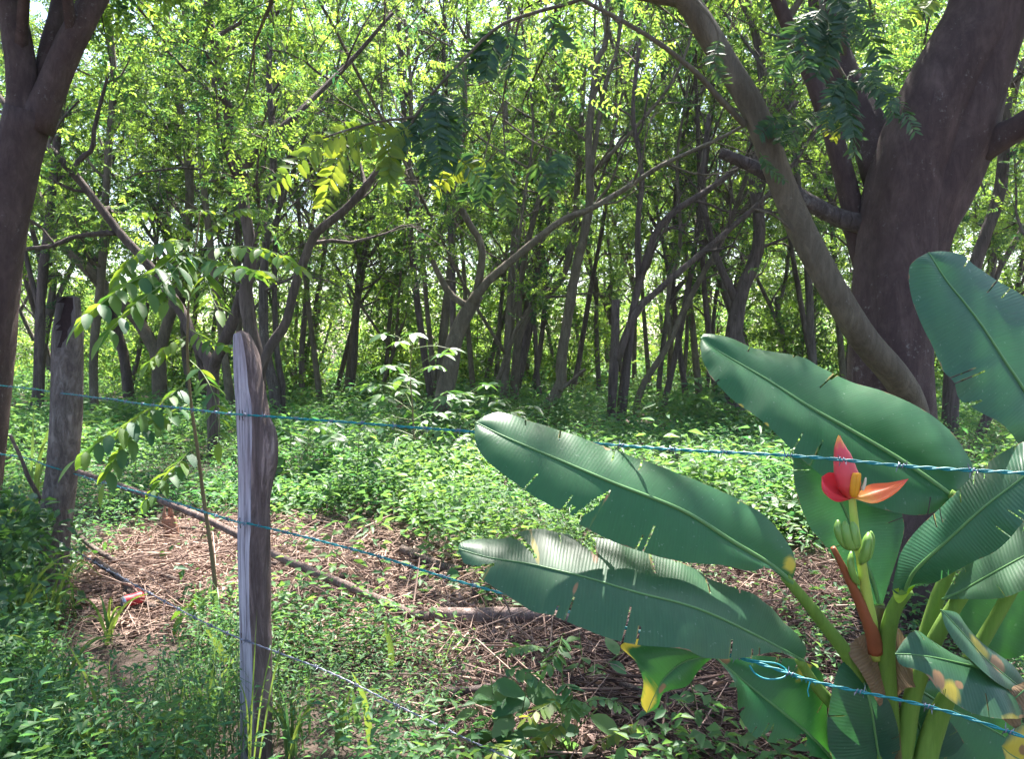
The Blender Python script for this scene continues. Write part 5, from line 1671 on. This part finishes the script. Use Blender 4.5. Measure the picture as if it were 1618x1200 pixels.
    frond_mesh(BIG, path, npair, ll, mat, r, wid, tn)
    if mat is M_FROND and tn is dk:
        jx, jy = r.normal() * 16, r.normal() * 8
        frond_mesh(BIG, [(q[0] + jx * k_, q[1] + jy * k_, q[2] + .07) for k_, q in enumerate(path)], npair, ll * 1.1, mat, r, wid, tn)

# shrub with palmate leaves in the clearing
r = np.random.default_rng(620)


def palmate(name, label, cat, stempath, mats, levels, plen, llen, seed, group=None, stemw=(.012, .005), smat=None, nl=5):
    r = np.random.default_rng(seed)
    P = spline(np.array([at(*q) for q in stempath]), 40)
    b = P[0].copy()
    b[2] = min(b[2], 0)
    t = thing(name, label, cat, tuple(b), group)
    MB().tube(P, np.linspace(*stemw, 40), 7, True).build('stem', smat or M_BRSTEM, t)
    for (f, cnt) in levels:
        for k in range(cnt):
            a = 6.283 * k / cnt + r.random()
            i = int(min(39, (f + .04 * r.normal()) * 39))
            i = max(0, i)
            d = np.array([math.cos(a), math.sin(a), r.uniform(.0, .55)])
            ln = plen * r.uniform(.6, 1.2)
            e = P[i] + norm(d) * ln
            c = P[i] + norm(d) * ln * .55 + np.array([0, 0, .08 * ln])
            pet = MB().tube(spline(np.array([P[i], c, e]), 8), np.linspace(.004, .002, 8), 4).build('leaf_stalk', M_STEM, t)
            for q in range(nl):
                aa = a + (q - (nl - 1) / 2) * (1.15 if nl == 5 else 1.3)
                x = np.array([math.cos(aa), math.sin(aa), -.15 + .2 * r.normal()])
                put(mats[int(r.integers(len(mats)))], 'leaflet', pet, e, x, np.array([0, 0, 1]) + .2 * r.normal(size=3), llen * (1 - .12 * abs(q - (nl - 1) / 2)) * r.uniform(.85, 1.15))
    return t


PAL = [leaflet_mesh('leaflet', M_WEED, tint=t_, W=.44, fold=.1, droop=.2) for t_ in (.05, .3, .6, .9)]
palmate('clearing_shrub', 'slender shrub with tiers of hand-shaped leaves in the sunny clearing', 'shrub', [(656, 790, 8.5), (655, 720, 8.5), (652, 650, 8.5), (648, 590, 8.5), (652, 545, 8.5)], PAL,
        [(.45, 5), (.58, 5), (.7, 4), (.82, 4), (1.0, 4)], .40, .19, 621)
for i, (x, y, d, h, lab) in enumerate([(600, 760, 9.5, 140, 'leafy weed with pale shining leaves left of the slender shrub'), (735, 740, 9.8, 120, 'leafy weed with pale shining leaves between the slender shrub and the banana leaf tip'),
                                       (800, 735, 11, 90, 'leafy weed rising just above the banana leaf tip'), (1115, 690, 13, 80, 'leafy weed in the clearing just under the upper banana leaf tip'),
                                       (560, 830, 7.0, 150, 'leafy weed by the middle wire, right of the split post'), (480, 790, 8.0, 110, 'leafy weed close behind the split post'),
                                       (210, 800, 7.4, 120, 'leafy weed between the round post and the sapling stem'), (1225, 880, 5.8, 90, 'leafy weed between the long banana leaf and the flower')]):
    palmate('leafy_weed', lab, 'weed', [(x, y, d), (x + 4, y - h * .5, d), (x + 8, y - h, d)], PAL, [(.4, 4), (.65, 5), (.85, 5), (1, 4)], .16 if d < 8 else .3, .11 if d < 8 else .2, 630 + i, stemw=(.006, .003), smat=M_STEM)

# broad-leaved and feathery weeds by the lower edge
WD = [leaflet_mesh('leaf', M_COVER, tint=t_, W=.62, fold=.08, droop=.25) for t_ in (.2, .5, .9)]


def broad(name, label, base, stems, llen, seed, meshes=WD):
    r = np.random.default_rng(seed)
    b = at(*base)
    b[2] = 0
    t = thing(name, label, 'weed', tuple(b))
    for path, n in stems:
        P = spline(np.array([at(*q) for q in path]), 24)
        MB().tube(P, np.linspace(.004, .002, 24), 5).build('stem', M_STEM, t)
        for k in range(n):
            f = .25 + .75 * (k + .5) / n
            i = int(f * 23)
            a = k * 2.4 + r.random()
            x = np.array([math.cos(a), math.sin(a) * .8 - .2, .25 * r.normal()])
            put(meshes[int(r.integers(len(meshes)))], 'leaf', t, P[i], x, np.array([0, -.5, 1]) + .25 * r.normal(size=3), llen * r.uniform(.75, 1.2))
    return t


broad('broadleaf_weed', 'weed with oval dark green leaves below the level log', (790, 1190, 3.0), [([(790, 1230, 3.0), (770, 1150, 2.95), (738, 1098, 2.9)], 6), ([(792, 1230, 3.0), (785, 1140, 2.95), (775, 1070, 2.92)], 6), ([(796, 1230, 3.0), (820, 1150, 2.95), (835, 1072, 2.92)], 6), ([(800, 1230, 3.), (860, 1160, 2.9), (905, 1100, 2.85)], 7), ([(800, 1230, 3.), (870, 1190, 2.9), (945, 1120, 2.85)], 6), ([(796, 1230, 2.95), (800, 1170, 2.9), (815, 1130, 2.85)], 5)], .125, 640)
broad('broadleaf_weed', 'weed with heart-shaped leaves under the torn tip of the lower banana leaf', (780, 985, 4.35), [([(780, 1000, 4.3), (770, 965, 4.3), (765, 940, 4.3)], 4), ([(790, 1000, 4.3), (800, 970, 4.3), (815, 950, 4.3)], 4)], .10, 641)
broad('broadleaf_weed', 'small weed under the ragged banana leaf at the lower edge', (1105, 1150, 3.3), [([(1105, 1165, 3.2), (1100, 1120, 3.2), (1092, 1080, 3.2)], 6), ([(1110, 1165, 3.2), (1120, 1120, 3.2), (1135, 1095, 3.2)], 4)], .075, 642)
broad('broadleaf_weed', 'weed with oval leaves beside the foot of the level log', (930, 1080, 3.6), [([(930, 1090, 3.55), (920, 1040, 3.5), (915, 1000, 3.5)], 5), ([(935, 1090, 3.55), (960, 1050, 3.5), (985, 1030, 3.5)], 4)], .09, 643)
PF = [leaflet_mesh('leaflet', M_COVER, tint=t_, W=.42, fold=.05, droop=.1) for t_ in (.2, .55, .9)]
PFY = [leaflet_mesh('leaflet', M_FROND_L, tint=t_, W=.42, fold=.05, droop=.1) for t_ in (.2, .6, 1)]
r = np.random.default_rng(650)
b = at(900, 1230, 2.9)
b[2] = 0
LG = thing('feathery_weed', 'weed with feathery yellow-green compound leaves at the bottom of the picture', 'weed', tuple(b))
for (st, path, npair, ll, ms) in [((900, 1180), [(884, 1108, 2.8), (868, 1114, 2.77), (850, 1124, 2.74), (832, 1136, 2.72)], 8, .042, PFY),
                                  ((900, 1190), [(886, 1143, 2.78), (874, 1152, 2.75), (860, 1166, 2.72), (848, 1180, 2.7)], 7, .048, PFY),
                                  ((960, 1200), [(1012, 1146, 2.78), (992, 1152, 2.76), (970, 1162, 2.74), (946, 1176, 2.72)], 10, .036, PFY),
                                  ((890, 1150), [(858, 1026, 2.98), (842, 1022, 2.96), (820, 1024, 2.94), (796, 1030, 2.92)], 10, .04, PF),
                                  ((890, 1150), [(888, 1006, 2.98), (884, 1022, 2.95), (876, 1038, 2.92), (864, 1056, 2.9)], 9, .052, PF),
                                  ((880, 1160), [(796, 1058, 2.9), (820, 1060, 2.88), (842, 1068, 2.86), (862, 1086, 2.84)], 9, .05, PF),
                                  ((860, 1210), [(826, 1170, 2.72), (812, 1176, 2.7), (796, 1182, 2.68), (778, 1192, 2.66)], 8, .05, PFY),
                                  ((900, 1200), [(920, 1112, 2.8), (945, 1106, 2.78), (968, 1108, 2.76), (985, 1118, 2.74)], 8, .04, PF),
                                  ((905, 1200), [(890, 1080, 2.85), (900, 1088, 2.82), (905, 1105, 2.8), (900, 1125, 2.78)], 7, .055, PF)]:
    d_ = path[0][2]
    MB().tube(spline(np.array([at(900, 1250, 2.9), at(st[0], st[1], d_ + .04), at(*path[0])]), 16), np.linspace(.003, .0018, 16), 5).build('stem', M_STEM, LG)
    compound(LG, path, npair, ll * 1.25, ms, M_STEM, r, None, (.002, .001), .05, .2)
b = at(540, 830, 6.5)

# grass tufts: every blade a part
def tuft(label, base, blades, seed, group=None):
    r = np.random.default_rng(seed)
    b = at(*base)
    b[2] = float(ground_z(b[0], b[1]))
    t = thing('grass_tuft', label, 'grass', tuple(b), group)
    for (path, wd, tn) in blades:
        P = spline(np.array([at(*q) for q in path]), 14)
        T = norm(np.gradient(P, axis=0))
        s = np.linspace(0, 1, 14)
        Sd = norm(np.cross(T, np.array([r.normal() * .4, 1.0, .2])))
        wv = wd / FPX * path[0][2] / 2 * np.clip(np.minimum(.5 + 3 * s, 1) * (1 - s ** 3) + .02, 0, 1)
        N = np.cross(Sd, T)
        grid_ = np.stack([P + Sd * wv[:, None], P - N * (wv * .35)[:, None], P - Sd * wv[:, None]], 1)
        mb = MB()
        grid(mb, grid_, tint=tn)
        mb.build('blade', M_GRASS, t)
    return t


tuft('tall grass stalks standing right against the split post', (398, 1215, 2.74), [([(394, 1230, 2.72), (398, 1120, 2.72), (402, 1040, 2.72), (406, 965, 2.72)], 3.2, .75), ([(398, 1230, 2.71), (412, 1110, 2.7), (428, 1030, 2.68), (440, 985, 2.66)], 3, .7), ([(396, 1230, 2.72), (390, 1120, 2.72), (380, 1080, 2.7), (375, 1060, 2.7)], 4, .8), ([(405, 1230, 2.7), (430, 1080, 2.66), (450, 1010, 2.62), (465, 990, 2.6)], 3, .6)], 1)
tuft('three broad bright grass blades on the litter beside the lowest wire', (575, 1200, 2.75), [([(585, 1180, 2.75), (580, 1130, 2.75), (570, 1090, 2.74), (555, 1062, 2.73)], 12, .9), ([(618, 1060, 3.4), (618, 1030, 3.4), (612, 1000, 3.4), (606, 975, 3.4)], 10, .7), ([(565, 1150, 2.8), (560, 1110, 2.8), (556, 1085, 2.8)], 9, .3)], 2)
tuft('pale arching grass blades at the bottom before the round post', (130, 1230, 2.9), [([(118, 1240, 2.8), (130, 1165, 2.75), (165, 1155, 2.7), (210, 1160, 2.68)], 8, .95), ([(110, 1240, 2.8), (125, 1150, 2.75), (130, 1100, 2.75), (128, 1050, 2.75)], 12, .5), ([(100, 1230, 2.85), (60, 1130, 2.85), (40, 1110, 2.85), (15, 1120, 2.85)], 8, .6), ([(112, 1230, 2.8), (95, 1120, 2.8), (80, 1110, 2.78), (55, 1140, 2.76)], 9, .4), ([(120, 1230, 2.8), (150, 1130, 2.8), (145, 1090, 2.8), (120, 1040, 2.8), (95, 1000, 2.8)], 6, .9)], 3)
tuft('broad grass blades bending over between the soda can and the lower edge', (240, 1220, 2.9), [([(225, 1230, 2.75), (240, 1150, 2.72), (262, 1130, 2.7), (300, 1130, 2.68), (330, 1165, 2.66)], 12, .35), ([(280, 1230, 2.75), (285, 1150, 2.74), (287, 1110, 2.73), (290, 1085, 2.72)], 10, .95), ([(235, 1230, 2.75), (225, 1150, 2.74), (215, 1125, 2.72), (205, 1115, 2.71)], 10, .4), ([(200, 1225, 2.8), (175, 1110, 2.8), (172, 1080, 2.8), (174, 1040, 2.8)], 4, 1.)], 4)
tuft('fallen-over grass blade in front of the sapling foot', (350, 1040, 3.6), [([(357, 1050, 3.4), (350, 1030, 3.4), (338, 1010, 3.38), (322, 990, 3.36)], 12, .9), ([(360, 1060, 3.4), (372, 1040, 3.38), (385, 1020, 3.36)], 5, .7)], 5)
r = np.random.default_rng(660)
GL = ['fine grass tuft at the lower corner of the picture under the round post', 'fine grass tuft in the weeds before the round post', 'long grass tuft at the picture edge beside the round post', 'grass tuft by the soda can', 'grass tuft in the weeds left of the split post foot',
      'grass tuft right of the split post foot', 'grass tuft in the weeds near the lowest wire', 'yellowing dry grass tuft behind the round post at the picture edge', 'grass tuft in front of the round post foot', 'tall thin grass tuft beside the crooked bare twig']
for i, (x, y, d, h, nb) in enumerate([(30, 1200, 2.9, 130, 14), (90, 1120, 3.3, 120, 14), (15, 1030, 3.9, 150, 16), (170, 1010, 4.1, 70, 10), (330, 1150, 3.1, 100, 14), (460, 1190, 2.9, 110, 12), (540, 1170, 3.0, 90, 12), (15, 860, 5.6, 110, 16), (75, 1000, 4.2, 120, 16), (50, 800, 5.4, 190, 5)]):
    bl = []
    for k in range(nb):
        a = r.uniform(-1, 1)
        l_ = h * r.uniform(.6, 1.15)
        dd = r.normal() * .08
        bl.append(([(x + 6 * r.normal(), y + 10, d + dd), (x + a * l_ * .25, y - l_ * .55, d + dd), (x + a * l_ * .6, y - l_ * .85, d + dd), (x + a * l_ * 1.0, y - l_ * r.uniform(.55, .95), d + dd)], r.uniform(3, 7), float(np.clip(r.normal(.85 if i == 7 else .5, .25), 0, 1))))
    tuft(GL[i], (x, y, d), bl, 670 + i)

r = np.random.default_rng(675)
gm = MB()
n = 5200
y = r.uniform(2.5, 5.6, n)
x = r.uniform(-.72, .16, n) * y
ok = ~inside(LITTER, x, y) & (vnoise(x * 1.7, y * 1.7, 55) + .25 * (x < -1.2) > .42)
for (cx0, cy0, rx0, ry0) in CLEAR:
    ok &= ((x - cx0) / rx0) ** 2 + ((y - cy0) / ry0) ** 2 > 1
x, y = x[ok], y[ok]
n = len(x)
h = r.uniform(.12, .42, n)
a = r.random(n) * 6.283
lean = r.uniform(.1, .8, n)
dr = np.stack([np.cos(a), np.sin(a), 0 * a], 1)
b0 = np.stack([x, y, ground_z(x, y)], 1)
sd = np.stack([-np.sin(a), np.cos(a), 0 * a], 1) * r.uniform(.0012, .0034, n)[:, None]
up_ = np.array([0, 0, 1.0])
p1 = b0 + up_ * (h * .55)[:, None] + dr * (h * lean * .22)[:, None]
p2 = b0 + up_ * (h * .9)[:, None] + dr * (h * lean * .6)[:, None]
p3 = b0 + up_ * (h * (1 - .35 * lean))[:, None] + dr * (h * lean * 1.15)[:, None]
V = np.stack([b0 - sd, b0 + sd, p1 - sd, p1 + sd, p2 - sd * .8, p2 + sd * .8, p3], 1)
bi = np.arange(n)[:, None] * 7
T_ = np.concatenate([bi + np.array([q]) for q in ((0, 1, 3), (0, 3, 2), (2, 3, 5), (2, 5, 4), (4, 5, 6))])
gm.add(V.reshape(-1, 3), T_, tint=np.repeat(np.clip(r.normal(.28, .25, n), 0, 1), 7))
tag(gm.build('wild_grass', M_GRASS), 'thin wild grass growing through the weeds along the fence', 'grass', kind='stuff')

# creeper heaped round the foot of the round post
r = np.random.default_rng(680)
c = MB()
n = 5200
P0 = at(60, 960, 4.5)
x = r.normal(-2.8, .40, n)
y = r.normal(4.05, .45, n)
ok = np.ones(n, bool)
for (cx0, cy0, rx0, ry0) in CLEAR:
    ok &= ((x - cx0) / rx0) ** 2 + ((y - cy0) / ry0) ** 2 > 1
x, y = x[ok], y[ok]
n = len(x)
hmax = .62 * np.exp(-((x + 2.75) / .75) ** 2 - ((y - 4.1) / .65) ** 2) + .18
z = ground_z(x, y) + hmax * np.sqrt(r.random(n))
D = r.normal(size=(n, 3)) * np.array([1, 1, .5]) + np.array([0, -.3, -.2])
N = np.array([0, -.5, 1.0]) + .5 * r.normal(size=(n, 3))
L = r.uniform(.035, .085, n)
c.leaves(np.stack([x, y, z], 1), D, N, L, L * .5, .15, .2, np.clip(r.normal(.3, .2, n), 0, 1))
o = c.build('creeper', M_WEED)
tag(o, 'dense dark green creeper heaped round the foot of the round post', 'creeper', kind='stuff')

# thin haze volume added over the whole place to lift the shadows
HZ, nt, out = new_mat('haze')
pv = nt.nodes.new('ShaderNodeVolumePrincipled')
pv.inputs['Color'].default_value = (.93, .96, 1.0, 1)
pv.inputs['Density'].default_value = 0.0004
pv.inputs['Anisotropy'].default_value = 0.35
nt.links.new(pv.outputs[0], out.inputs['Volume'])
hx, hy0, hy1, hz0, hz1 = 215.0, -20.0, 240.0, -1.1, 24.0
V = [(sx * hx, yy, zz) for zz in (hz0, hz1) for yy in (hy0, hy1) for sx in (-1, 1)]
o = MB().add(V, quads=[(0, 2, 3, 1), (4, 5, 7, 6), (0, 1, 5, 4), (2, 6, 7, 3), (0, 4, 6, 2), (1, 3, 7, 5)]).build('haze', HZ, smooth=False)
tag(o, 'faint haze added to the air of the wood to lift the shadows', 'haze', kind='stuff')

bpy.context.view_layer.update()
tr_ = sum(len(m.loops) - 2 * len(m.polygons) for m in bpy.data.meshes)
print('TRIANGLES', tr_, 'OBJECTS', len(bpy.data.objects))
